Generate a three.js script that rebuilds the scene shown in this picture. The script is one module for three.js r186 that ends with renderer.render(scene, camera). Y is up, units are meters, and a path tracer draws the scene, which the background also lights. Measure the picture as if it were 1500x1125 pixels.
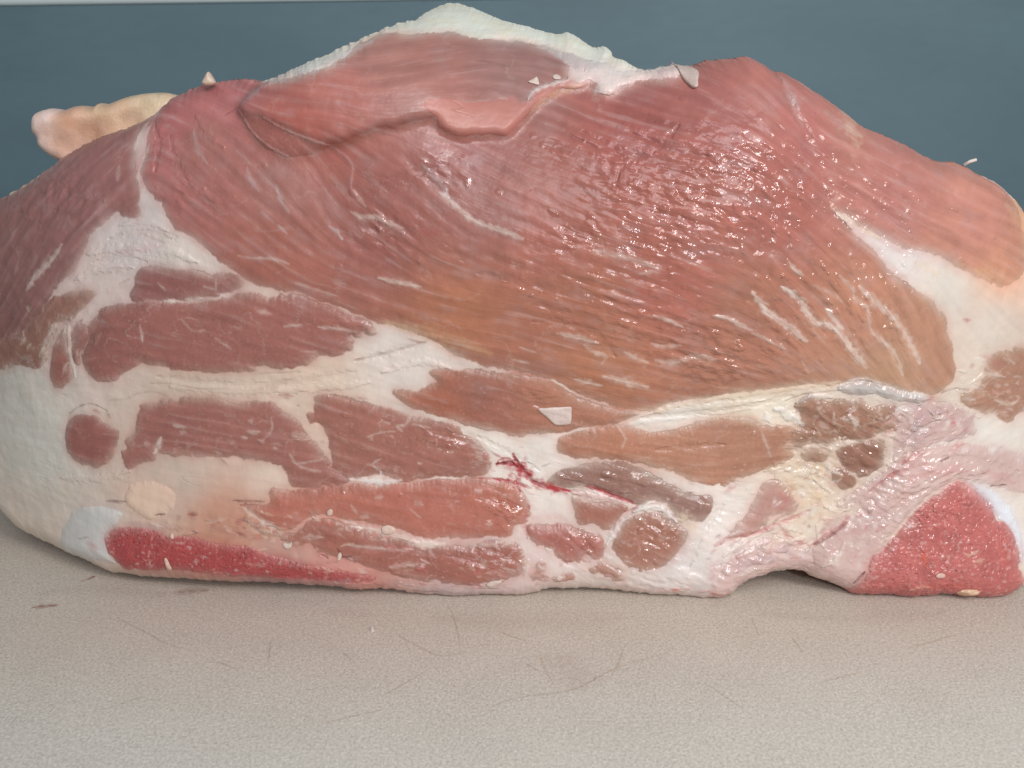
import * as THREE from 'three';
import { RectAreaLightUniformsLib } from 'three/addons/lights/RectAreaLightUniformsLib.js';
import { RoundedBoxGeometry } from 'three/addons/geometries/RoundedBoxGeometry.js';

// ---------------------------------------------------------------- camera, light, exposure
const scene = new THREE.Scene();
const camera = new THREE.PerspectiveCamera(46, 4 / 3, 0.01, 20);
const PITCH = THREE.MathUtils.degToRad(15);
camera.position.set(0, 0.128, 0.24);
camera.lookAt(0, 0.128 - Math.sin(PITCH), 0.24 - Math.cos(PITCH));
camera.focus = 0.262;
camera.userData.fStop = 24;
scene.background = new THREE.Color().setRGB(0.25, 0.26, 0.26);      // even light of the room
RectAreaLightUniformsLib.init();
function lamp(name, color, intensity, w, h, pos, at) {
  const l = new THREE.RectAreaLight(color, intensity, w, h);
  l.name = name; l.position.set(...pos); l.lookAt(...at); scene.add(l);
}
lamp('window_light', 0xfff6ee, 28, 0.12, 0.12, [0.3, 0.36, 0.43], [0.06, 0.08, 0]);
lamp('added_broad_light', 0xf4f7ff, 3.6, 0.6, 0.36, [0.12, 0.52, 0.5], [0, 0.07, 0]);  // unseen soft lamp, added for a broad sheen on wet surfaces
lamp('added_glint_light', 0xf6f8ff, 90, 0.055, 0.055, [0.15, 0.22, 0.47], [0.03, 0.08, 0]);  // small unseen lamp, added to bring out glints on the meat
const renderer = new THREE.WebGLRenderer({ antialias: true });
renderer.toneMapping = THREE.LinearToneMapping;
renderer.toneMappingExposure = 0.87;
renderer.shadowMap.enabled = true;

// ---------------------------------------------------------------- noise
const hash = (x, y, s) => {
  let h = Math.imul(x, 374761393) ^ Math.imul(y, 668265263) ^ Math.imul(s, 1442695041);
  h = Math.imul(h ^ (h >>> 13), 1274126177); h ^= h >>> 16;
  return (h >>> 0) / 4294967296;
};
let seed = 12345;
const rnd = () => { seed = (Math.imul(seed, 1664525) + 1013904223) >>> 0; return seed / 4294967296; };
const GX = new Float32Array(256), GY = new Float32Array(256);
for (let i = 0; i < 256; i++) { const a = (i / 256) * Math.PI * 2; GX[i] = Math.cos(a); GY[i] = Math.sin(a); }
function noise(x, y, s) {                                             // gradient noise, about -1..1
  const xi = Math.floor(x), yi = Math.floor(y), fx = x - xi, fy = y - yi;
  const u = fx * fx * fx * (fx * (fx * 6 - 15) + 10), v = fy * fy * fy * (fy * (fy * 6 - 15) + 10);
  const g = (ix, iy, dx, dy) => { const k = (hash(ix, iy, s) * 256) | 0; return GX[k] * dx + GY[k] * dy; };
  const a = g(xi, yi, fx, fy), b = g(xi + 1, yi, fx - 1, fy), c = g(xi, yi + 1, fx, fy - 1), d = g(xi + 1, yi + 1, fx - 1, fy - 1);
  return 1.5 * (a + (b - a) * u + (c - a) * v + (a - b - c + d) * u * v);
}
const fbm = (x, y, s, n = 4) => { let t = 0, a = 0.5; for (let i = 0; i < n; i++) { t += a * noise(x, y, s + i); x *= 2.03; y *= 2.03; a *= 0.5; } return t; };
const clamp = (x, a = 0, b = 1) => (x < a ? a : x > b ? b : x);
const mix = (a, b, t) => a + (b - a) * t;
const smooth = (a, b, x) => { const t = clamp((x - a) / (b - a)); return t * t * (3 - 2 * t); };
const lin = (c) => { c /= 255; return c <= 0.04045 ? c / 12.92 : Math.pow((c + 0.055) / 1.055, 2.4); };
const srgb = (c) => 255 * (c <= 0.0031308 ? c * 12.92 : 1.055 * Math.pow(c, 1 / 2.4) - 0.055);
const rgb = (r, g, b) => [lin(r), lin(g), lin(b)];

// ---------------------------------------------------------------- from the photograph to the place
const F = 562.5 / Math.tan(THREE.MathUtils.degToRad(23)), CP = Math.cos(PITCH), SP = Math.sin(PITCH);
const CAM = [0, 0.128, 0.24];
function ray(px, py) { const x = (px - 750) / F, y = -(py - 562.5) / F; return [x, y * CP - SP, -y * SP - CP]; }
function onDepth(px, py, z) { const d = ray(px, py), t = (z - CAM[2]) / d[2]; return [d[0] * t, CAM[1] + d[1] * t, z]; }
function onBoard(px, py) { const d = ray(px, py), t = -CAM[1] / d[1]; return [d[0] * t, CAM[2] + d[2] * t]; }
const pairs = (a) => { const r = []; for (let i = 0; i < a.length; i += 2) r.push([a[i], a[i + 1]]); return r; };

// broad shape of the cut face: depth in mm at places named by photo pixel, joined by a thin-plate spline in the plane of the face
const DEPTH = [
  [750, 350, 8], [1000, 300, 10], [1120, 200, 7], [1110, 100, -2], [1250, 250, 1], [1400, 310, -5], [1485, 290, -14], [1560, 420, -20], [1450, 480, -3], [1350, 780, 4], [1480, 860, 6], [1560, 720, -9],
  [1000, 600, 2], [750, 700, 0], [700, 868, 6], [400, 850, 5], [500, 650, 0], [250, 650, -2], [100, 650, -9], [20, 700, -22], [-50, 640, -42], [60, 800, -20], [160, 838, -3], [20, 500, -20], [-50, 450, -38],
  [150, 400, -6], [30, 350, -19], [-40, 320, -34], [150, 220, -14], [235, 165, -15], [300, 250, -3], [330, 130, -14], [450, 160, 3], [600, 130, 3], [380, 170, -2], [520, 75, -7], [650, 62, -14], [660, 8, -38],
  [800, 52, -28], [800, 110, -12], [900, 95, -20], [930, 135, -5], [700, 230, 0], [480, 245, -2], [400, 310, 2], [1000, 470, 8], [1300, 500, 5], [1050, 860, 7], [1180, 840, 3], [900, 780, 1], [1200, 680, 0], [1300, 190, -8], [1200, 130, -8],
];
const spline = (() => {
  const P = DEPTH.map(([x, y, z]) => { const p = onDepth(x, y, z / 1000); return [p[0] * 10, p[1] * 10, z]; }), n = P.length, N = n + 3;
  const phi = (d2) => (d2 < 1e-12 ? 0 : 0.5 * d2 * Math.log(d2));
  const A = [...Array(N)].map(() => new Float64Array(N + 1));
  for (let i = 0; i < n; i++) {
    for (let j = 0; j < n; j++) A[i][j] = phi((P[i][0] - P[j][0]) ** 2 + (P[i][1] - P[j][1]) ** 2);
    A[i][i] += 0.02;
    A[i][n] = A[n][i] = 1; A[i][n + 1] = A[n + 1][i] = P[i][0]; A[i][n + 2] = A[n + 2][i] = P[i][1]; A[i][N] = P[i][2];
  }
  for (let c = 0; c < N; c++) {
    let p = c; for (let r = c + 1; r < N; r++) if (Math.abs(A[r][c]) > Math.abs(A[p][c])) p = r;
    [A[c], A[p]] = [A[p], A[c]];
    for (let r = 0; r < N; r++) if (r !== c && A[r][c]) { const f = A[r][c] / A[c][c]; for (let k = c; k <= N; k++) A[r][k] -= f * A[c][k]; }
  }
  const w = A.map((r, i) => r[N] / r[i]);
  return (x, y) => { x *= 10; y *= 10; let s = w[n] + w[n + 1] * x + w[n + 2] * y; for (let i = 0; i < n; i++) s += w[i] * phi((P[i][0] - x) ** 2 + (P[i][1] - y) ** 2); return s; };
})();

// the plane of the cut face as a raster: S metres per texel
const NX = 2048, NY = 1000, S = 0.38 / NX, X0 = -0.19, Y0 = -0.003;
const LOWN = 8, LW = NX / LOWN + 2, LH = NY / LOWN + 2, lowGrid = new Float32Array(LW * LH);
for (let j = 0; j < LH; j++) for (let i = 0; i < LW; i++) lowGrid[j * LW + i] = spline(X0 + i * LOWN * S, Y0 + j * LOWN * S);
function low(x, y) {                                                  // mm, at metres
  const u = clamp((x - X0) / S / LOWN, 0, LW - 1.001), v = clamp((y - Y0) / S / LOWN, 0, LH - 1.001), i = u | 0, j = v | 0, a = u - i, b = v - j, k = j * LW + i;
  return mix(mix(lowGrid[k], lowGrid[k + 1], a), mix(lowGrid[k + LW], lowGrid[k + LW + 1], a), b);
}
function onMeat(px, py) {                                             // photo pixel -> point of the face plane, in texels
  let z = 0, p; for (let i = 0; i < 12; i++) { p = onDepth(px, py, z / 1000); z = mix(z, low(p[0], p[1]), 0.8); }
  return [(p[0] - X0) / S, (p[1] - Y0) / S];
}
function curve(pts, closed, step = 1.5) {                             // Catmull-Rom through texel points
  const n = pts.length, out = [], at = (i) => (closed ? pts[(i + n) % n] : pts[clamp(i, 0, n - 1)]);
  for (let i = 0; i < (closed ? n : n - 1); i++) {
    const [a, b, c, d] = [at(i - 1), at(i), at(i + 1), at(i + 2)], k = Math.max(1, Math.ceil(Math.hypot(c[0] - b[0], c[1] - b[1]) / step));
    for (let s = 0; s < k; s++) {
      const t = s / k, t2 = t * t, t3 = t2 * t;
      out.push([0, 1].map((q) => 0.5 * (2 * b[q] + (c[q] - a[q]) * t + (2 * a[q] - 5 * b[q] + 4 * c[q] - d[q]) * t2 + (3 * b[q] - a[q] - 3 * c[q] + d[q]) * t3)));
    }
  }
  if (!closed) out.push(pts[n - 1]);
  return out;
}
function fill(target, poly, value) {
  let y0 = Infinity, y1 = -Infinity; for (const p of poly) { y0 = Math.min(y0, p[1]); y1 = Math.max(y1, p[1]); }
  for (let y = Math.max(0, Math.ceil(y0)); y <= Math.min(NY - 1, y1); y++) {
    const xs = [];
    for (let i = 0, n = poly.length; i < n; i++) { const a = poly[i], b = poly[(i + 1) % n]; if ((a[1] <= y) !== (b[1] <= y)) xs.push(a[0] + ((y - a[1]) / (b[1] - a[1])) * (b[0] - a[0])); }
    xs.sort((a, b) => a - b);
    for (let k = 0; k + 1 < xs.length; k += 2) for (let x = Math.max(0, Math.ceil(xs[k])); x <= Math.min(NX - 1, xs[k + 1]); x++) target[y * NX + x] = value;
  }
}
function distance(isSource) {                                         // distance in texels to the nearest source texel
  const INF = 1e12, f = new Float64Array(NX * NY), D = new Float32Array(NX * NY);
  for (let i = 0; i < NX * NY; i++) f[i] = isSource[i] ? 0 : INF;
  const m = Math.max(NX, NY), v = new Int32Array(m), z = new Float64Array(m + 1), g = new Float64Array(m), o = new Float64Array(m);
  const pass = (n, get, set) => {
    for (let i = 0; i < n; i++) g[i] = get(i);
    let k = 0; v[0] = 0; z[0] = -INF; z[1] = INF;
    for (let q = 1; q < n; q++) {
      let s; do { const r = v[k]; s = (g[q] + q * q - g[r] - r * r) / (2 * q - 2 * r); } while (s <= z[k] && --k > -1);
      k++; v[k] = q; z[k] = s; z[k + 1] = INF;
    }
    for (let q = 0, kk = 0; q < n; q++) { while (z[kk + 1] < q) kk++; o[q] = (q - v[kk]) ** 2 + g[v[kk]]; }
    for (let i = 0; i < n; i++) set(i, o[i]);
  };
  for (let x = 0; x < NX; x++) pass(NY, (i) => f[i * NX + x], (i, a) => { f[i * NX + x] = a; });
  for (let y = 0; y < NY; y++) pass(NX, (i) => f[y * NX + i], (i, a) => { f[y * NX + i] = a; });
  for (let i = 0; i < NX * NY; i++) D[i] = Math.sqrt(Math.min(f[i], 1e8));
  return D;
}
function blur(a, r, times = 2) {
  const t = new Float32Array(a.length), w = 2 * r + 1;
  for (let k = 0; k < times; k++) {
    for (let y = 0; y < NY; y++) { let s = 0; const o = y * NX; for (let x = -r; x <= r; x++) s += a[o + clamp(x, 0, NX - 1)]; for (let x = 0; x < NX; x++) { t[o + x] = s / w; s += a[o + Math.min(NX - 1, x + r + 1)] - a[o + Math.max(0, x - r)]; } }
    for (let x = 0; x < NX; x++) { let s = 0; for (let y = -r; y <= r; y++) s += t[clamp(y, 0, NY - 1) * NX + x]; for (let y = 0; y < NY; y++) { a[y * NX + x] = s / w; s += t[Math.min(NY - 1, y + r + 1) * NX + x] - t[Math.max(0, y - r) * NX + x]; } }
  }
  return a;
}

// ---------------------------------------------------------------- outline of the joint and of its tissues (photo pixels)
const OUTLINE = pairs([-40, 315, 0, 285, 40, 261, 83, 228, 128, 203, 181, 184, 212, 168, 236, 146, 253, 137, 283, 124, 318, 117, 355, 113, 373, 117, 398, 112, 430, 99, 494, 71, 515, 61, 577, 35, 609, 27, 630, 13, 651, 5, 667, 3, 694, 11, 734, 28, 751, 32, 780, 40, 815, 49, 831, 46, 844, 52, 860, 63,
  873, 69, 884, 67, 895, 73, 900, 83, 916, 88, 943, 100, 988, 93, 1020, 93, 1039, 86, 1073, 83, 1100, 80, 1127, 92, 1140, 100, 1156, 104, 1188, 123, 1220, 144, 1249, 165, 1273, 184, 1300, 195, 1340, 213, 1367, 229, 1393, 237, 1415, 239, 1447, 256, 1473, 269, 1489, 283, 1510, 305, 1545, 380, 1560, 500, 1560, 640,
  1550, 780, 1535, 850, 1515, 876, 1479, 892, 1433, 893, 1393, 889, 1345, 893, 1313, 889, 1260, 888, 1249, 881, 1220, 869, 1199, 862, 1185, 854, 1153, 854, 1127, 861, 1100, 872, 1085, 886, 1068, 893, 1036, 897, 1007, 892, 940, 888, 887, 882, 844, 880, 807, 881, 788, 885, 764, 890, 713, 890, 665, 892, 630, 890, 590, 886,
  563, 882, 523, 882, 467, 877, 411, 874, 377, 872, 320, 870, 267, 866, 213, 864, 171, 858, 149, 854, 115, 837, 93, 828, 67, 815, 40, 801, 13, 785, -10, 760, -35, 720, -48, 640, -52, 540, -50, 420]);
// kind: m muscle, f fat, b bone, c cartilage, t membrane.  up = how far the tissue stands out (mm), w = how fast it rises from its edge (mm)
const TISSUES = [];
const T = (name, kind, o, pts) => TISSUES.push({ name, kind, up: 0.9, w: 1.6, rag: 1, ...o, pts: pairs(pts) });
T('fat', 'f', { up: 0 }, [-80, -50, 1600, -50, 1600, 950, -80, 950]);
T('muscle', 'm', { up: 1.2, w: 3, c: [124, 82, 80], long: 1, label: 'dark muscle at the left end' }, [-80, 330, 0, 280, 40, 255, 83, 222, 128, 197, 181, 178, 214, 165, 219, 178, 203, 198, 198, 222, 201, 270, 205, 286, 203, 316, 189, 319, 171, 311, 157, 323, 139, 337, 128, 353, 125, 366, 112, 390, 93, 411, 75, 435, 53, 462, 35, 483, -20, 500, -80, 470]);
T('muscle', 'm', { marble: 0.6, up: 0.8, w: 2, rag: 2, c: [128, 88, 76], label: 'pale brown fatty muscle at the left end' }, [140, 428, 126, 448, 110, 461, 104, 474, 97, 470, 84, 480, 76, 500, 66, 528, 50, 540, 30, 534, 12, 540, -20, 545, -60, 530, -60, 498, -20, 498, 35, 481, 75, 438, 110, 428]);
T('muscle', 'm', { marble: 0.05, up: 2.2, w: 5, long: 1, label: 'broad main muscle across the middle' }, [222, 172, 238, 142, 300, 100, 420, 90, 560, 130, 700, 160, 800, 130, 860, 118, 1000, 95, 1020, 80, 1105, 70, 1145, 95, 1165, 160, 1195, 230, 1217, 300, 1249, 340, 1271, 358, 1284, 371, 1297, 390, 1319, 409, 1340, 422, 1367, 443, 1383, 462, 1388, 483, 1396, 510, 1399, 537, 1396, 557, 1383, 570,
  1367, 577, 1313, 570, 1287, 562, 1255, 554, 1228, 562, 1153, 566, 1100, 574, 1073, 577, 1020, 585, 972, 594, 948, 601, 905, 598, 860, 583, 820, 562, 788, 551, 737, 541, 697, 533, 670, 521, 643, 505, 617, 491, 590, 481, 558, 474, 537, 466, 499, 451, 462, 437, 438, 428, 398, 424, 365, 411, 349, 402, 328, 390, 307, 369, 283, 347, 259, 334, 240, 307, 221, 283, 207, 262, 211, 225]);
T('muscle', 'm', { marble: 0.05, up: 1.8, w: 5, soft: 1, long: 1, label: 'redder muscle on the upper right slope' }, [1140, 80, 1200, 100, 1300, 170, 1420, 225, 1480, 250, 1492, 300, 1500, 345, 1498, 398, 1482, 416, 1460, 417, 1433, 409, 1420, 401, 1393, 385, 1367, 371, 1327, 363, 1292, 347, 1260, 331, 1241, 318, 1217, 300, 1195, 230, 1165, 160]);
T('muscle', 'm', { up: 0.5, lift: 1.6, w: 3, c: [140, 84, 78], label: 'lower lip of the rounded muscle at the top left' }, [353, 163, 362, 150, 400, 160, 470, 190, 490, 210, 470, 222, 440, 226, 422, 229, 405, 221, 385, 213, 368, 193]);
T('muscle', 'm', { up: 0.5, lift: 3.6, w: 4, long: 1, label: 'rounded lobe of muscle at the top left' }, [354, 162, 371, 136, 390, 120, 438, 112, 483, 100, 505, 85, 521, 68, 553, 50, 603, 48, 665, 48, 705, 57, 750, 63, 780, 66, 801, 76, 828, 92, 832, 106, 828, 118, 801, 128, 780, 142, 766, 158, 745, 180, 700, 185, 650, 178, 630, 171, 590, 184, 550, 192, 510, 206, 483, 211, 457, 204, 425, 191, 390, 173]);
T('fat_fold', 'f', { up: 0.2, lift: 3.6, w: 2, c: [160, 109, 99], rag: 3.5, soft: 1, label: 'orange edge of the flap below the lobe' }, [618, 152, 643, 148, 683, 151, 723, 149, 750, 143, 772, 146, 790, 134, 830, 119, 862, 116, 870, 121, 850, 128, 820, 134, 792, 152, 772, 170, 750, 190, 738, 196, 718, 194, 700, 199, 675, 200, 657, 192, 640, 183, 633, 170]);
T('fat_cap', 'f', { up: 1, lift: 4.5, w: 2, c: [186, 190, 180], label: 'cream fat over the top' }, [380, 118, 420, 98, 500, 55, 560, 20, 640, -20, 700, -10, 800, 20, 900, 50, 960, 95, 943, 102, 915, 100, 850, 87, 815, 74, 780, 64, 740, 59, 700, 58, 665, 50, 600, 52, 560, 50, 521, 70, 505, 86, 470, 106, 430, 112, 395, 121]);
T('membrane', 't', { up: 0.4, lift: 4.5, w: 1, c: [158, 150, 148], label: 'grey film under the top fat' }, [785, 69, 820, 77, 860, 88, 905, 100, 890, 106, 850, 104, 832, 98, 802, 80]);
T('membrane', 't', { up: 0.8, lift: 3.2, w: 1, c: [205, 192, 186], label: 'white rim of fat on the notch' }, [831, 105, 847, 103, 860, 107, 887, 102, 913, 103, 951, 99, 991, 94, 995, 108, 980, 117, 940, 118, 927, 124, 908, 129, 897, 138, 884, 139, 871, 136, 872, 122, 860, 116, 847, 121, 831, 117]);
T('muscle', 'm', { up: 0.9, c: [122, 76, 74] }, [207, 395, 219, 393, 267, 395, 320, 401, 347, 403, 357, 411, 352, 422, 333, 429, 299, 436, 267, 440, 235, 440, 203, 442, 191, 439, 188, 427, 196, 419, 197, 406]);
T('muscle', 'm', { marble: 0.3, up: 1.8, w: 2.5, c: [134, 82, 76], label: 'long red brown muscle left of the centre' }, [149, 454, 171, 446, 213, 442, 253, 443, 293, 443, 333, 434, 365, 430, 380, 429, 393, 436, 411, 430, 438, 431, 462, 440, 489, 451, 515, 461, 537, 469, 547, 480, 550, 491, 539, 493, 532, 484, 529, 497, 516, 491, 519, 505, 510, 515, 494, 522, 475, 521, 465, 523, 451, 533, 430, 538, 411, 541, 377, 537, 371, 545, 333, 545, 293, 546, 253, 539, 213, 534, 197, 541, 181, 547, 171, 559, 155, 559, 133, 550, 123, 534, 121, 513, 131, 497, 128, 478, 139, 467]);
T('muscle', 'm', { up: 0.7, w: 1, c: [132, 82, 76] }, [107, 481, 120, 475, 128, 483, 129, 497, 118, 513, 119, 533, 112, 534, 104, 518]);
T('muscle', 'm', { up: 0.7, w: 1, c: [132, 80, 72] }, [91, 485, 98, 483, 97, 510, 101, 531, 105, 553, 91, 566, 79, 563, 73, 545, 77, 515]);
T('muscle', 'm', { marble: 0.3, up: 0.9, w: 1.2, c: [126, 74, 70], label: 'small round muscle set in fat at the left' }, [103, 613, 117, 606, 144, 611, 160, 623, 176, 633, 171, 650, 163, 671, 144, 687, 128, 682, 115, 677, 101, 661, 95, 639, 97, 623]);
T('muscle', 'm', { marble: 0.3, up: 1.2, w: 2, rag: 1.6, c: [134, 84, 78], label: 'long muscle above the left bone' }, [208, 594, 240, 583, 280, 583, 307, 581, 336, 587, 377, 589, 398, 590, 414, 602, 433, 613, 446, 629, 457, 642, 467, 655, 481, 669, 486, 679, 512, 701, 500, 712, 462, 714, 430, 711, 414, 690, 411, 682, 385, 678, 347, 672, 293, 669, 240, 666, 232, 657, 227, 666, 224, 677, 203, 683, 187, 686, 179, 674, 179, 661, 187, 658, 184, 645, 195, 637, 199, 618, 203, 602]);
T('muscle', 'm', { marble: 0.35, up: 1.6, w: 2.5, rag: 1.4, c: [146, 92, 84], label: 'wedge of muscle below the central fat seam' }, [457, 581, 475, 578, 510, 583, 531, 590, 563, 597, 595, 607, 603, 610, 638, 615, 670, 623, 681, 637, 697, 647, 710, 661, 721, 674, 718, 687, 705, 697, 665, 698, 617, 702, 585, 703, 558, 694, 537, 699, 512, 702, 490, 682, 480, 645, 470, 623, 455, 620, 451, 607, 461, 604]);
T('muscle', 'm', { up: 2, w: 3, rag: 1.4, c: [166, 96, 82], label: 'smooth red muscle under the wedge' }, [585, 705, 617, 705, 670, 701, 705, 700, 734, 706, 743, 707, 761, 722, 773, 741, 776, 757, 770, 767, 756, 768, 747, 786, 727, 787, 700, 787, 665, 789, 617, 786, 585, 775, 537, 765, 499, 759, 460, 755, 440, 768, 414, 778, 390, 764, 363, 746, 352, 737, 390, 738, 393, 723, 403, 716, 457, 716, 510, 712, 537, 707]);
T('muscle', 'm', { marble: 0.6, up: 1, w: 1.6, rag: 3, c: [142, 84, 74], label: 'ragged muscle along the bottom edge' }, [352, 756, 380, 764, 414, 781, 438, 775, 460, 760, 500, 764, 540, 778, 590, 792, 630, 801, 680, 797, 740, 793, 764, 806, 768, 838, 750, 852, 700, 858, 650, 856, 600, 848, 560, 838, 520, 822, 480, 812, 440, 800, 400, 787, 370, 776]);
T('muscle', 'm', { up: 1.8, w: 2, c: [160, 90, 86] }, [772, 773, 780, 767, 807, 771, 825, 766, 849, 774, 871, 783, 884, 794, 884, 813, 873, 818, 857, 811, 844, 826, 823, 821, 807, 805, 788, 797, 775, 786]);
T('muscle', 'm', { marble: 0.3, up: 1.4, w: 2, c: [150, 98, 86], label: 'round muscle ringed by white fat' }, [932, 755, 953, 751, 977, 755, 993, 768, 1006, 779, 1004, 797, 996, 805, 980, 822, 961, 833, 940, 833, 919, 825, 905, 814, 897, 801, 906, 778, 916, 763]);
T('muscle', 'm', { up: 1, w: 1.5, c: [148, 88, 78] }, [839, 727, 860, 733, 900, 739, 921, 742, 912, 754, 892, 776, 881, 775, 871, 767, 849, 767, 841, 749]);
T('muscle', 'm', { up: 1, w: 2.4, c: [132, 98, 94], label: 'grey brown muscle beside the blood spot' }, [801, 704, 820, 690, 847, 682, 881, 677, 913, 679, 940, 687, 967, 701, 993, 717, 1020, 725, 1040, 727, 1042, 743, 1030, 762, 1012, 762, 992, 757, 977, 741, 956, 735, 932, 738, 919, 735, 887, 725, 860, 714, 833, 714, 808, 711]);
T('muscle', 'm', { up: 0.7, w: 1, rag: 2, c: [160, 92, 82] }, [785, 825, 801, 827, 797, 840, 793, 851, 777, 851, 780, 838]);
T('muscle', 'm', { up: 0.7, w: 1, rag: 2, c: [160, 96, 82] }, [807, 846, 822, 848, 839, 841, 838, 854, 809, 857]);
T('muscle', 'm', { up: 0.7, w: 1, rag: 2, c: [162, 98, 84] }, [860, 831, 884, 825, 905, 833, 913, 846, 905, 853, 887, 846, 871, 841]);
T('muscle', 'm', { up: 1.6, w: 2.2, label: 'spindle shaped muscle below the central fat seam' }, [577, 573, 590, 570, 606, 571, 630, 565, 641, 560, 634, 553, 628, 544, 657, 540, 697, 542, 750, 547, 788, 553, 825, 569, 860, 587, 900, 599, 937, 604, 921, 615, 887, 623, 860, 625, 828, 632, 801, 636, 780, 638, 753, 638, 727, 631, 700, 628, 657, 613, 617, 603, 590, 591, 579, 581]);
T('muscle', 'm', { up: 1.7, w: 2.4, rag: 1.4, label: 'flat muscle right of the spindle' }, [817, 661, 818, 645, 826, 637, 860, 630, 903, 622, 932, 628, 967, 632, 1007, 624, 1047, 614, 1087, 610, 1110, 620, 1127, 622, 1165, 628, 1150, 650, 1162, 668, 1140, 681, 1113, 690, 1084, 702, 1060, 711, 1033, 708, 993, 694, 940, 681, 887, 674, 833, 669]);
T('muscle', 'm', { marble: 0.6, up: 1.3, w: 1.6, rag: 2.5, c: [148, 102, 86], label: 'ragged brown muscle under the gristle' }, [1167, 592, 1191, 582, 1220, 584, 1249, 586, 1281, 592, 1309, 598, 1307, 615, 1311, 632, 1287, 636, 1265, 643, 1233, 645, 1215, 652, 1188, 649, 1172, 655, 1155, 645, 1168, 622]);
T('muscle', 'm', { up: 1.2, w: 1.4, c: [136, 90, 80] }, [1223, 661, 1241, 651, 1265, 646, 1291, 644, 1299, 656, 1292, 679, 1281, 693, 1261, 700, 1252, 693, 1239, 690, 1229, 679]);
T('muscle', 'm', { up: 0.8, w: 1, c: [146, 98, 82] }, [1175, 663, 1201, 661, 1214, 666, 1207, 675, 1185, 677, 1176, 671]);
T('muscle', 'm', { up: 0.9, w: 1, c: [140, 92, 80] }, [1218, 691, 1233, 688, 1254, 702, 1251, 714, 1233, 717, 1221, 708]);
T('muscle', 'm', { marble: 0.6, up: 1.3, w: 2, rag: 2, c: [172, 126, 108], label: 'pale muscle at the right edge' }, [1409, 578, 1430, 568, 1442, 545, 1446, 530, 1460, 516, 1481, 511, 1520, 508, 1570, 520, 1570, 610, 1520, 610, 1495, 605, 1484, 615, 1471, 617, 1452, 607, 1428, 601, 1412, 590]);
T('membrane', 't', { up: 0.8, w: 1, rag: 2.5, c: [186, 158, 153], label: 'purplish ragged membrane beside the right bone' }, [1312, 600, 1340, 592, 1380, 590, 1428, 608, 1425, 640, 1390, 645, 1360, 655, 1332, 688, 1292, 720, 1240, 745, 1226, 736, 1260, 715, 1300, 684, 1311, 640]);
T('joint_capsule', 't', { up: 1.8, w: 2, rag: 0.7, c: [194, 168, 161], label: 'glossy pink tissue over the right bone' }, [1334, 664, 1375, 652, 1440, 652, 1500, 665, 1560, 700, 1560, 730, 1500, 722, 1468, 715, 1420, 703, 1396, 704, 1366, 722, 1322, 764, 1285, 808, 1266, 848, 1251, 872, 1215, 870, 1187, 852, 1193, 800, 1225, 770, 1255, 748, 1296, 712]);
T('muscle', 'm', { marble: 0.4, up: 1, w: 1.5, rag: 2, c: [184, 138, 134], label: 'pale pink strip sloping to the lower right tissue' }, [1116, 711, 1135, 702, 1153, 714, 1168, 733, 1163, 751, 1132, 759, 1102, 781, 1062, 792, 1040, 805, 1052, 795, 1068, 783, 1081, 767, 1095, 751]);
T('membrane', 't', { up: 1.4, w: 2, rag: 2, c: [194, 168, 162], label: 'white silverskin at the bottom beside the arch' }, [1062, 830, 1090, 803, 1120, 787, 1150, 790, 1170, 803, 1190, 808, 1186, 846, 1153, 846, 1127, 853, 1100, 864, 1080, 880, 1050, 890, 1040, 868, 1050, 845]);
T('gristle', 't', { up: 2, w: 1.2, rag: 0.6, c: [172, 170, 168], label: 'grey blue gristle in the right hand seam' }, [1226, 567, 1249, 558, 1271, 557, 1300, 566, 1340, 577, 1366, 584, 1340, 590, 1300, 585, 1284, 577, 1260, 580, 1238, 577]);
T('blade_bone', 'b', { up: 0.5, w: 0.6, c: [132, 58, 58], label: 'long red cut bone at the bottom left' }, [160, 779, 173, 774, 192, 771, 227, 778, 253, 788, 283, 786, 307, 793, 347, 799, 377, 807, 414, 819, 449, 827, 478, 833, 510, 838, 544, 845, 546, 854, 510, 856, 483, 857, 443, 857, 390, 851, 350, 847, 313, 844, 267, 838, 213, 837, 184, 841, 173, 827, 165, 814, 155, 803, 155, 790]);
T('cartilage', 'c', { up: 1.2, w: 2, rag: 0.5, c: [158, 157, 154], label: 'blue white cartilage at the tip of the left bone' }, [109, 750, 128, 742, 155, 743, 181, 752, 171, 765, 157, 778, 153, 791, 160, 813, 170, 828, 149, 823, 125, 824, 99, 820, 88, 802, 91, 778, 99, 762]);
T('fat_lump', 'f', { up: 1.1, w: 1, rag: 0.8, c: [172, 151, 134], label: 'cream round lump of fat above the left bone' }, [187, 719, 197, 706, 229, 707, 248, 714, 259, 730, 248, 749, 227, 758, 213, 759, 195, 746, 185, 733]);
T('leg_bone', 'b', { up: 1, w: 0.8, c: [176, 100, 96], label: 'red cut bone end at the bottom right' }, [1372, 725, 1396, 706, 1415, 711, 1439, 725, 1452, 741, 1460, 763, 1473, 766, 1484, 783, 1491, 805, 1494, 825, 1490, 890, 1250, 890, 1252, 872, 1265, 851, 1276, 819, 1287, 810, 1308, 786, 1327, 765, 1348, 743]);
T('bone_rim', 'c', { up: 1.3, w: 1, rag: 0.5, c: [214, 218, 226], label: 'blue white rim of the right bone' }, [1420, 704, 1447, 715, 1468, 731, 1484, 755, 1495, 781, 1499, 812, 1495, 826, 1491, 803, 1484, 782, 1475, 767, 1465, 762, 1457, 748, 1447, 734, 1433, 722]);

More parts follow.
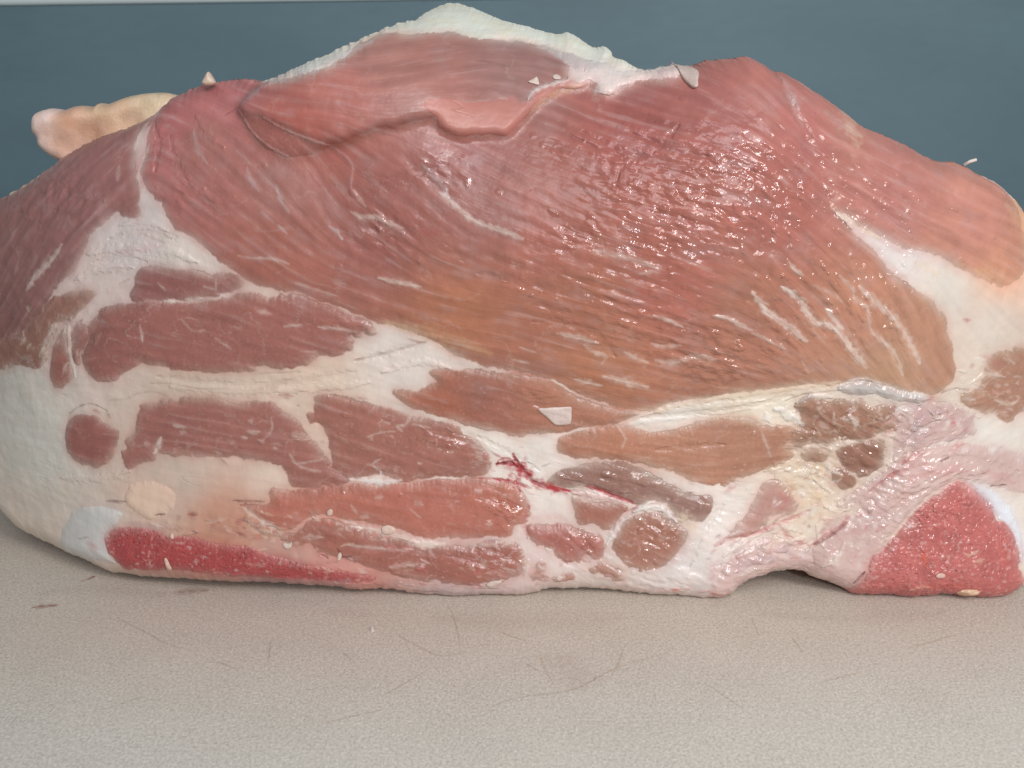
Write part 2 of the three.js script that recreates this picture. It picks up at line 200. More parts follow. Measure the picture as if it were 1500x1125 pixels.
// ---------------------------------------------------------------- tissue map
const N = NX * NY, first = new Uint8Array(N), body0 = new Uint8Array(N), label = new Uint8Array(N);
TISSUES.forEach((t, k) => fill(first, curve(t.pts.map((p) => onMeat(...p)), true), k));
const outline = curve(OUTLINE.map((p) => onMeat(...p)), true);
fill(body0, outline, 1);
for (let y = 0, i = 0; y < NY; y++) for (let x = 0; x < NX; x++, i++) {
  const r = TISSUES[first[i]].rag, a = r * 2.4;
  const k = 0.5 + smooth(-0.2, 0.5, noise(x / 45, y / 45, 17)), wx = noise(x / 32, y / 32, 18) * a * 1.3 + (noise(x / 12, y / 12, 11) + noise(x / 5, y / 5, 12) * 0.5) * a * k, wy = noise(x / 32, y / 32, 19) * a * 1.3 + (noise(x / 12, y / 12, 13) + noise(x / 5, y / 5, 14) * 0.5) * a * k;
  label[i] = first[clamp(Math.round(y + wy), 0, NY - 1) * NX + clamp(Math.round(x + wx), 0, NX - 1)];
}
const border = new Uint8Array(N), outside = new Uint8Array(N), inside = new Uint8Array(N);
for (let y = 0, i = 0; y < NY; y++) for (let x = 0; x < NX; x++, i++) {
  if ((x + 1 < NX && label[i] !== label[i + 1]) || (y + 1 < NY && label[i] !== label[i + NX])) border[i] = 1;
  const n = 1.6 * noise(x / 9, y / 9, 31) + 0.9 * noise(x / 3.7, y / 3.7, 32), q = body0[clamp(Math.round(y + n), 0, NY - 1) * NX + clamp(Math.round(x - n), 0, NX - 1)];
  outside[i] = 1 - q; inside[i] = q;
}
const dEdge = distance(border), dOut = distance(outside), dIn = distance(inside);
const sdf = new Float32Array(N); for (let i = 0; i < N; i++) sdf[i] = dIn[i] - dOut[i];
blur(sdf, 1, 1);

// fibres: noise drawn out along the grain of the meat
const GRAIN = [[450, 250, 55], [350, 330, 40], [600, 300, 42], [800, 320, 22], [700, 450, 10], [900, 480, 16], [1000, 250, 12], [1000, 380, 18], [1150, 250, 35], [1180, 420, 42], [1270, 470, 52], [1340, 480, 62], [1300, 280, 24], [1420, 330, 20], [1150, 150, 40], [600, 110, -12], [450, 150, 5], [100, 260, -42], [60, 400, -50],
  [300, 490, 12], [480, 480, 20], [300, 630, 8], [580, 650, 22], [600, 740, 8], [750, 590, 14], [950, 650, 4], [1080, 650, -5], [550, 830, 10], [830, 790, 40], [950, 790, 30], [900, 700, 15], [1380, 800, 45], [300, 815, 12], [1250, 640, 30], [1400, 680, -25]].map(([x, y, a]) => [...onMeat(x, y), Math.cos(-2 * a * Math.PI / 180), Math.sin(-2 * a * Math.PI / 180)]);
const dirX = new Float32Array(N / 64), dirY = new Float32Array(N / 64), DW = NX / 8;
for (let y = 0; y < NY / 8; y++) for (let x = 0; x < DW; x++) {
  let c = 0, s = 0; for (const g of GRAIN) { const d = (g[0] - x * 8) ** 2 + (g[1] - y * 8) ** 2, w = 1 / (d + 900) ** 1.5; c += g[2] * w; s += g[3] * w; }
  const a = 0.5 * Math.atan2(s, c) + 0.12 * noise(x / 9, y / 9, 5); dirX[y * DW + x] = Math.cos(a); dirY[y * DW + x] = Math.sin(a);
}
function drawn(src, steps) {
  const out = new Float32Array(N);
  for (let y = 0, i = 0; y < NY; y++) for (let x = 0; x < NX; x++, i++) {
    let sum = src[i], n = 1;
    for (const sg of [1, -1]) {
      let u = x, v = y; for (let k = 0; k < steps; k++) {
        const q = ((v | 0) >> 3) * DW + ((u | 0) >> 3); u += sg * dirX[q]; v += sg * dirY[q];
        if (u < 0 || v < 0 || u >= NX || v >= NY) break; sum += src[(v | 0) * NX + (u | 0)]; n++;
      }
    }
    out[i] = sum / n;
  }
  let m = 0; for (let i = 0; i < N; i += 97) m += out[i] ** 2; m = Math.sqrt(m / (N / 97)); for (let i = 0; i < N; i++) out[i] /= m;
  return out;
}
const fine0 = new Float32Array(N), wide0 = new Float32Array(N), bleb0 = new Float32Array(N);
for (let y = 0, i = 0; y < NY; y++) for (let x = 0; x < NX; x++, i++) { fine0[i] = noise(x / 2.6, y / 2.6, 41) ; wide0[i] = noise(x / 9, y / 9, 42); bleb0[i] = noise(x / 9, y / 9, 43) + 0.3 * noise(x / 4, y / 4, 44); }
const fold0 = new Float32Array(N); for (let y = 0, i = 0; y < NY; y++) for (let x = 0; x < NX; x++, i++) fold0[i] = noise(x / 15, y / 15, 45);
const fold = drawn(fold0, 40), fine = drawn(fine0, 16), wide = drawn(wide0, 48), bleb = drawn(bleb0, 6);

// ---------------------------------------------------------------- colour of the tissues
// what the photograph shows at a pixel, divided by how bright the light is there, is taken for the tissue's colour; some of the lighting stays in it
const lit = (px) => 0.5 + 0.42 * clamp(px / 1500);
const own = (px, c) => c.map((v) => Math.min(0.82, lin(v) / lit(px)));
const MEAT = [[300, 200, 150, 95, 90], [420, 270, 142, 92, 86], [550, 330, 140, 84, 78], [420, 370, 146, 86, 76], [700, 300, 146, 92, 86], [820, 330, 156, 92, 82], [680, 470, 162, 100, 76], [850, 450, 160, 98, 80], [880, 540, 170, 108, 82], [1000, 320, 164, 96, 86], [980, 420, 164, 94, 82],
  [1130, 300, 164, 96, 88], [1100, 450, 166, 106, 88], [1250, 460, 184, 124, 102], [1350, 480, 184, 130, 108], [1300, 540, 188, 140, 114], [1050, 160, 160, 94, 90], [920, 180, 160, 90, 86], [1110, 120, 176, 108, 102], [1190, 200, 176, 106, 102], [1300, 280, 184, 118, 112], [1440, 330, 200, 132, 120], [1460, 390, 206, 140, 116],
  [1240, 190, 184, 118, 108], [500, 140, 160, 96, 90], [450, 190, 156, 84, 76], [620, 120, 152, 100, 94], [750, 100, 146, 104, 102], [560, 80, 156, 106, 100], [680, 210, 138, 78, 74], [330, 140, 160, 92, 94], [260, 170, 154, 88, 90], [100, 260, 124, 80, 82], [30, 400, 112, 74, 74], [700, 570, 148, 92, 80], [850, 600, 164, 108, 90],
  [650, 600, 158, 92, 74], [900, 650, 176, 116, 94], [1100, 650, 172, 118, 98], [1000, 690, 178, 122, 100], [640, 740, 144, 84, 74]].map(([x, y, ...c]) => [...onMeat(x, y), ...own(x, c)]);
const FATC = [[40, 650, 160, 158, 150], [60, 770, 168, 157, 146], [300, 560, 164, 148, 134], [250, 690, 160, 144, 132], [200, 360, 162, 152, 148], [280, 380, 170, 160, 152], [130, 420, 166, 152, 146], [600, 520, 188, 178, 170], [450, 560, 178, 160, 144], [760, 660, 202, 193, 185], [700, 650, 208, 192, 182], [900, 840, 190, 178, 170],
  [1000, 840, 194, 185, 180], [1040, 750, 208, 199, 191], [980, 612, 206, 198, 188], [1100, 590, 214, 202, 184], [1380, 430, 204, 195, 184], [1450, 480, 202, 190, 178], [1420, 540, 208, 193, 178], [1470, 400, 218, 176, 150], [1440, 640, 214, 206, 196], [1180, 720, 204, 188, 170], [1330, 360, 204, 196, 192], [700, 870, 178, 160, 156], [400, 855, 150, 116, 108], [500, 845, 168, 122, 112], [330, 770, 156, 116, 98], [420, 690, 176, 158, 144], [1490, 300, 222, 176, 140]].map(([x, y, ...c]) => [...onMeat(x, y), ...own(x, c)]);
const blend = (list, x, y, out) => { let w = 0; out[0] = out[1] = out[2] = 0; for (const p of list) { const d = (p[0] - x) ** 2 + (p[1] - y) ** 2, k = 1 / (d + 400) ** 1.7; w += k; out[0] += k * p[2]; out[1] += k * p[3]; out[2] += k * p[4]; } out[0] /= w; out[1] /= w; out[2] /= w; };
const quick = (list) => { const g = new Float32Array((N / 64) * 3), o = [0, 0, 0]; for (let y = 0; y < NY / 8; y++) for (let x = 0; x < DW; x++) { blend(list, x * 8 + 4, y * 8 + 4, o); g.set(o, (y * DW + x) * 3); } return g; };
const meatTone = quick(MEAT), fatTone = quick(FATC);
const tone = (g, x, y, c) => { const u = clamp(x / 8 - 0.5, 0, DW - 1.01), v = clamp(y / 8 - 0.5, 0, NY / 8 - 1.01), i = u | 0, j = v | 0, a = u - i, b = v - j, k = (j * DW + i) * 3 + c, r = DW * 3; return mix(mix(g[k], g[k + 3], a), mix(g[k + r], g[k + r + 3], a), b); };
for (const t of TISSUES) if (t.c) { const cx = clamp(t.pts.reduce((s, p) => s + p[0], 0) / t.pts.length, 0, 1500); t.own = own(cx, t.c); }
const C = [new Float32Array(N), new Float32Array(N), new Float32Array(N)], hgt = new Float32Array(N), rough = new Float32Array(N);
for (let y = 0, i = 0; y < NY; y++) for (let x = 0; x < NX; x++, i++) {
  const t = TISSUES[label[i]], isM = t.kind === 'm', g = isM ? meatTone : fatTone;
  for (let c = 0; c < 3; c++) { const base = tone(g, x, y, c); C[c][i] = t.own ? (isM ? mix(base, t.own[c], 0.75) : t.own[c]) : base; }
}
// soft change of colour between tissues
{
  const sharp = C.map((a) => blur(Float32Array.from(a), 1, 1)), soft = C.map((a) => blur(Float32Array.from(a), 9, 2));
  for (let y = 0, i = 0; y < NY; y++) for (let x = 0; x < NX; x++, i++) {
    const k = clamp(0.62 + 1.1 * fbm(x / 50, y / 50, 51, 3) + (TISSUES[label[i]].soft ? 0.5 : 0), 0.06, 1);
    for (let c = 0; c < 3; c++) C[c][i] = mix(sharp[c][i], soft[c][i], k * (TISSUES[label[i]].kind === 'b' ? 0.7 : 1));
  }
}

const lift = blur(Float32Array.from(label, (k) => TISSUES[k].lift ?? 0), 6, 2);

const INK = { fat: [0.74, 0.62, 0.54], white: [0.78, 0.74, 0.7], cream: [0.72, 0.58, 0.42], yellow: [0.74, 0.5, 0.26], pink: [0.66, 0.38, 0.36], red: [0.42, 0.035, 0.04], dark: [0.12, 0.03, 0.03], meat: [0.32, 0.1, 0.085], brown: [0.36, 0.22, 0.17], grey: [0.5, 0.48, 0.48], orange: [0.62, 0.12, 0.07], purple: [0.36, 0.25, 0.28], gristle: [0.76, 0.66, 0.56], flush: [0.5, 0.14, 0.14] };

// wet places
const WET = [[1250, 440, 110, 60, 0.6], [1050, 480, 120, 60, 0.5], [820, 400, 100, 50, 0.4], [1000, 230, 130, 50, 0.9], [1060, 290, 110, 60, 1], [1130, 320, 60, 45, 1], [1180, 250, 70, 60, 0.8], [1250, 290, 90, 40, 0.8], [1330, 310, 90, 40, 0.7], [950, 290, 80, 40, 0.8], [840, 350, 40, 22, 0.7], [960, 360, 60, 30, 0.7], [1050, 540, 60, 24, 1], [1020, 500, 60, 22, 0.7], [1200, 400, 80, 40, 0.8], [1290, 480, 50, 50, 0.7], [1150, 500, 60, 40, 0.5],
  [560, 335, 30, 22, 0.8], [590, 350, 60, 40, 0.4], [660, 260, 40, 40, 0.5], [900, 460, 90, 50, 0.45], [100, 280, 50, 35, 0.9], [60, 310, 60, 40, 0.7], [270, 280, 40, 30, 0.6], [320, 290, 40, 30, 0.5], [740, 745, 30, 34, 1.2], [660, 650, 40, 26, 0.8], [860, 800, 40, 30, 1], [960, 790, 46, 40, 0.8], [900, 705, 80, 24, 0.8], [800, 580, 70, 24, 0.7], [1230, 640, 80, 60, 1], [1330, 620, 60, 40, 0.9],
  [1380, 690, 80, 30, 0.8], [1300, 740, 50, 40, 0.9], [1120, 830, 60, 30, 1], [1380, 800, 100, 80, 1], [960, 850, 80, 20, 0.8], [700, 820, 50, 20, 0.7], [1060, 740, 40, 40, 0.6], [1340, 380, 60, 26, 0.6], [500, 470, 40, 14, 0.5], [920, 215, 100, 26, 0.6], [1440, 570, 50, 40, 0.6], [1200, 680, 60, 40, 0.8], [870, 190, 60, 20, 0.4]].map(([x, y, a, b, k]) => [...onMeat(x, y), a * 1.05, b * 1.05, k]);
const wet = new Float32Array(N);
for (const [cx, cy, a, b, k] of WET) for (let y = Math.max(0, (cy - 3 * b) | 0); y < Math.min(NY, cy + 3 * b); y++) for (let x = Math.max(0, (cx - 3 * a) | 0); x < Math.min(NX, cx + 3 * a); x++) wet[y * NX + x] += k * Math.exp(-(((x - cx) / a) ** 2) - ((y - cy) / b) ** 2);

// relief, fibre colour, gloss
for (let y = 0, i = 0; y < NY; y++) for (let x = 0; x < NX; x++, i++) {
  const t = TISSUES[label[i]], d = dEdge[i] * S * 1000, w = clamp(wet[i]) * clamp(0.75 + 0.8 * noise(x / 26, y / 26, 61));
  const big = fbm(x / 90, y / 90, 62, 3), mid = fbm(x / 22, y / 22, 63, 3), tiny = noise(x / 3, y / 3, 64);
  let h = lift[i] + 0.55 * t.up * (1 - Math.exp(-d / t.w)) + 0.6 * big + 0.16 * mid, r = 0.45, m = 1 + 0.1 * big + 0.07 * fbm(x / 45, y / 45, 73, 3);
  if (t.kind === 'm') {
    h += (0.004 + 0.012 * w) * fine[i] + (0.01 + 0.02 * w) * wide[i] + (0.035 + 0.085 * clamp(wet[i])) * fold[i] - 0.04 * Math.exp(-d / 0.35); m = 0.84 * m + 0.02 * fine[i] + 0.02 * wide[i] + 0.035 * fold[i] + 0.06 * mid; r = 0.4 - 0.05 * fine[i];
    { if (label[i]) { C[1][i] *= 1.05; C[2][i] *= 0.98; } const film = smooth(0, 0.6, fbm(x / 50, y / 34, 140, 4) + 0.12 * wide[i] + (t.long ? 0.05 : -0.12)) * 0.24; C[0][i] = mix(C[0][i], 0.5, film); C[1][i] = mix(C[1][i], 0.33, film); C[2][i] = mix(C[2][i], 0.32, film); }  // pale film and moisture sheen, painted into the meat colour
    if (!t.long) { const gr = noise(x / 4.5, y / 4.5, 86), sp = 0.22 * smooth(0.45, 0.95, gr + 0.5 * noise(x / 9, y / 9, 87)) * smooth(-0.3, 0.5, noise(x / 50, y / 50, 88)); m += 0.05 * gr - 0.015 * fine[i] - 0.02 * fold[i]; h += 0.02 * gr; for (let c = 0; c < 3; c++) C[c][i] = mix(C[c][i], tone(fatTone, x, y, c), sp); }
    { const e = 0.5 * Math.exp(-d / 0.45) * smooth(-0.1, 0.5, noise(x / 35, y / 35, 141)); C[0][i] = mix(C[0][i], 0.6, e); C[1][i] = mix(C[1][i], 0.4, e); C[2][i] = mix(C[2][i], 0.36, e); }
    const vein = 1 - Math.abs(noise(x / 60 + 0.3 * mid, y / 45, 74) + 0.25 * noise(x / 20, y / 20, 75) + 0.04 * fine[i]) * 6, vk = (0.12 + 0.5 * (t.marble ?? 0.1)) * smooth(0.55, 1, vein) * smooth(0, 0.6, noise(x / 40, y / 40, 76) + 0.6 * (t.marble ?? 0)); for (let c = 0; c < 3; c++) C[c][i] = mix(C[c][i], tone(fatTone, x, y, c), vk); h += 0.08 * vk;
    const f = smooth(1.1, 2.6, wide[i] + 0.5 * fine[i] - 0.4 + 1.2 * noise(x / 70, y / 70, 66)) * 0.12; for (let c = 0; c < 3; c++) C[c][i] = mix(C[c][i], tone(fatTone, x, y, c) * 0.9, f);
  } else if (t.kind === 'b') {
    const p = noise(x / 6, y / 6, 65) + 0.7 * noise(x / 3, y / 3, 66); h += 0.12 * p; m += 0.08 * p + 0.12 * mid; r = 0.36; { const e = clamp(0.75 * Math.exp(-d / 0.8) + 0.5 * smooth(0.2, 0.8, fbm(x / 30, y / 30, 135, 3))) * 0.55; C[0][i] = mix(C[0][i], 0.58, e); C[1][i] = mix(C[1][i], 0.27, e); C[2][i] = mix(C[2][i], 0.25, e); }
    m += 0.22 * fbm(x / 28, y / 28, 84, 3); const pore = smooth(0.75, 1.15, noise(x / 5, y / 5, 67) * 1.3 + 0.7 * noise(x / 45, y / 45, 85)); h -= 0.22 * pore; m -= 0.12 * pore;
    const pale = smooth(0.3, 0.9, noise(x / 7, y / 7, 68) + 0.5 * noise(x / 3.5, y / 3.5, 136) + 0.5 * noise(x / 40, y / 40, 69)) * 0.5; C[0][i] = mix(C[0][i], 0.72, pale * 0.6); C[1][i] = mix(C[1][i], 0.4, pale); C[2][i] = mix(C[2][i], 0.36, pale);
  } else { h += 0.004 * tiny + 0.045 * fbm(x / 16, y / 16, 70, 2) + 0.008 * wide[i]; m += 0.03 * mid + 0.012 * wide[i]; r = t.kind === 'c' ? 0.3 : t.kind === 't' ? 0.26 : 0.42;
    if (t.kind === 'f') { const p = clamp(0.5 * Math.exp(-d / 2.2) + 0.9 * fbm(x / 40, y / 40, 130, 4) - 0.1) * 0.4; C[1][i] *= 1 - 0.22 * p; C[2][i] *= 1 - 0.24 * p; h += 0.24 * fbm(x / 40, y / 40, 131, 2); r = 0.34 + 0.2 * clamp(fbm(x / 30, y / 30, 132, 3) + 0.3); const cutm = smooth(0.8, 1, 1 - Math.abs(noise(x / 90 + y / 20, y / 60, 133)) * 8) * smooth(0.1, 0.5, noise(x / 60, y / 60, 134)); h -= 0.12 * cutm; m -= 0.06 * cutm; }
    if (t.kind === 't') { h += 0.015 * wide[i] + 0.4 * fbm(x / 22, y / 22, 77, 4); const p = smooth(0, 0.7, fbm(x / 30, y / 30, 78, 3) + 0.04 * wide[i]), q = smooth(0.1, 0.7, fbm(x / 24, y / 24, 79, 3)); C[0][i] = mix(C[0][i], 0.56, 0.4 * p); C[1][i] = mix(C[1][i], 0.3, 0.4 * p); C[2][i] = mix(C[2][i], 0.31, 0.4 * p); for (let c = 0; c < 3; c++) C[c][i] = mix(C[c][i], INK.white[c], 0.6 * q); }
    if (t.name === 'fat_cap') { const q = smooth(-0.2, 0.6, fbm(x / 40, y / 14, 80, 3)); C[2][i] *= 1 - 0.14 * q; C[1][i] *= 1 - 0.05 * q; h += 0.3 * fbm(x / 18, y / 18, 83, 3); }
    if (t.kind !== 'c') { const p = smooth(0.1, 0.8, fbm(x / 34, y / 34, 71, 3) + 0.15) * 0.3; for (let c = 1; c < 3; c++) C[c][i] *= 1 - 0.16 * p * (c === 2 ? 1.25 : 1); } }
  h += w * (0.12 * bleb[i] + 0.02 * noise(x / 3.2, y / 3.2, 72));
  rough[i] = clamp(mix(r, 0.1, clamp(w * 1.2)) + 0.05 * mid, 0.1, 0.7);
  for (let c = 0; c < 3; c++) C[c][i] *= m;
  hgt[i] = h;
}

// beads of juice, drawn out along the grain
for (let k = 0; k < 60000; k++) {
  const cx = rnd() * NX, cy = rnd() * NY, i = (cy | 0) * NX + (cx | 0); if (rnd() > 0.02 + 0.5 * clamp(wet[i]) ** 1.5 || rnd() > 0.3 || TISSUES[label[i]].kind === 'c' || (TISSUES[label[i]].kind === 'f' && wet[i] < 0.2)) continue;
  const r = 1.5 + 4.5 * rnd() ** 2.2, long = 1 + 1.6 * rnd() ** 2, q = ((cy | 0) >> 3) * DW + ((cx | 0) >> 3), ux = dirX[q], uy = dirY[q], up = r * S * 1000 * (0.16 + 0.12 * rnd());
  for (let y = Math.max(0, Math.floor(cy - r * long - 1)); y <= Math.min(NY - 1, cy + r * long + 1); y++) for (let x = Math.max(0, Math.floor(cx - r * long - 1)); x <= Math.min(NX - 1, cx + r * long + 1); x++) {
    const a = ((x - cx) * ux + (y - cy) * uy) / (r * long), b = (-(x - cx) * uy + (y - cy) * ux) / r, e = 1 - a * a - b * b; if (e > 0) { hgt[y * NX + x] += up * e; rough[y * NX + x] = mix(rough[y * NX + x], 0.08, Math.min(1, e * 3)); }
  }
}

// streaks of fat, slits, blood: [colour, width px, strength, height mm, points]
function streak(ink, width, strength, up, list) {
  const col = INK[ink], pts = curve(pairs(list).map((p) => onMeat(...p)), false, 1), n = pts.length, mask = new Map(), ends = clamp(width * 1.5 / n, 0.08, 0.3);
  pts.forEach(([cx, cy], q) => {
    const t = q / Math.max(1, n - 1), taper = n < 3 ? 1 : smooth(0, ends * 2, t + 0.03) * smooth(0, ends * 2, 1.03 - t), r0 = width * 0.54 * (0.25 + 0.75 * taper);
    for (let y = Math.max(0, Math.floor(cy - r0 * 3 - 2)); y <= Math.min(NY - 1, cy + r0 * 3 + 2); y++) for (let x = Math.max(0, Math.floor(cx - r0 * 3 - 2)); x <= Math.min(NX - 1, cx + r0 * 3 + 2); x++) {
      const r = r0 * (1 + 0.75 * noise(x / 8, y / 8, 81) + 0.3 * noise(x / 2.5, y / 2.5, 82)), d = Math.hypot(x - cx, y - cy), a = (0.72 * (1 - smooth(r * 0.2, r * 1.1 + 0.8, d)) + 0.28 * (1 - smooth(r * 0.3, r * 1.8 + 2, d))) * (0.85 + 0.4 * noise(x / 12, y / 12, 89)), k = y * NX + x;
      if (a > (mask.get(k) ?? 0)) mask.set(k, a);
    }
  });
  for (const [k, a] of mask) { const s = a * strength * clamp(0.85 + 0.15 * fine[k], 0.4, 1.1); for (let c = 0; c < 3; c++) C[c][k] = mix(C[c][k], col[c], clamp(s)); hgt[k] += up * a; }
}
const CREASE = [[6, -0.45, [903, 264, 913, 240, 940, 227, 967, 213, 993, 184]], [5, 0.35, [983, 216, 1020, 221, 1060, 227, 1095, 240]], [5, 0.35, [897, 269, 940, 275, 972, 283, 1000, 300]], [7, -0.5, [1140, 104, 1150, 130, 1165, 165, 1190, 200]], [5, -0.3, [1100, 300, 1150, 330, 1200, 380]], [5, 0.35, [1130, 282, 1180, 290, 1220, 310, 1250, 335]], [5, 0.3, [1000, 250, 1060, 262, 1110, 285]], [5, -0.3, [960, 330, 1020, 340, 1080, 362]],
  [8, -0.5, [225, 180, 232, 210, 228, 250]], [8, 0.4, [290, 170, 310, 200, 330, 215]], [8, -0.4, [530, 290, 580, 265, 640, 245]], [5, -0.25, [700, 400, 800, 410, 900, 440]], [6, -0.3, [900, 520, 860, 480, 780, 470]], [4, -0.35, [1250, 600, 1230, 610]], [5, -0.4, [960, 658, 1010, 653, 1060, 650]], [5, 0.3, [1180, 130, 1230, 160, 1265, 185]], [6, -0.4, [250, 200, 262, 240, 280, 275]], [7, 0.5, [128, 372, 180, 362, 240, 366, 290, 384]], [6, -0.5, [135, 385, 175, 378, 215, 384]], [6, 0.4, [110, 410, 150, 395, 195, 392]], [5, -0.4, [160, 350, 210, 340, 250, 350]], [5, 0.35, [175, 330, 215, 325, 245, 338]], [6, -0.35, [230, 552, 330, 562, 430, 560, 520, 545]], [7, 0.4, [250, 566, 350, 572, 450, 570, 540, 560]], [6, -0.4, [521, 529, 577, 515, 622, 502]], [6, 0.4, [560, 545, 620, 530, 660, 540]], [6, -0.4, [940, 612, 1010, 606, 1090, 596, 1160, 580]], [7, 0.45, [960, 603, 1040, 596, 1120, 586]], [7, 0.35, [90, 700, 140, 700, 190, 690]], [5, -0.4, [700, 640, 740, 660, 790, 690]], [6, -0.4, [1060, 740, 1030, 780, 1010, 830]], [6, 0.5, [1300, 730, 1340, 705, 1390, 690, 1440, 690]], [6, -0.5, [1290, 760, 1320, 735, 1360, 712]], [6, -0.5, [1380, 668, 1430, 672, 1490, 690]], [8, 0.6, [1080, 815, 1110, 802, 1150, 806]], [7, -0.5, [1070, 800, 1110, 785, 1160, 788]], [6, 0.5, [1330, 640, 1350, 615, 1385, 600]], [6, -0.5, [1320, 655, 1345, 630, 1375, 615]]];
for (const [w, up, list] of CREASE) streak('dark', w * 1.8, up < 0 ? 0.05 : 0, up * 0.7, list);
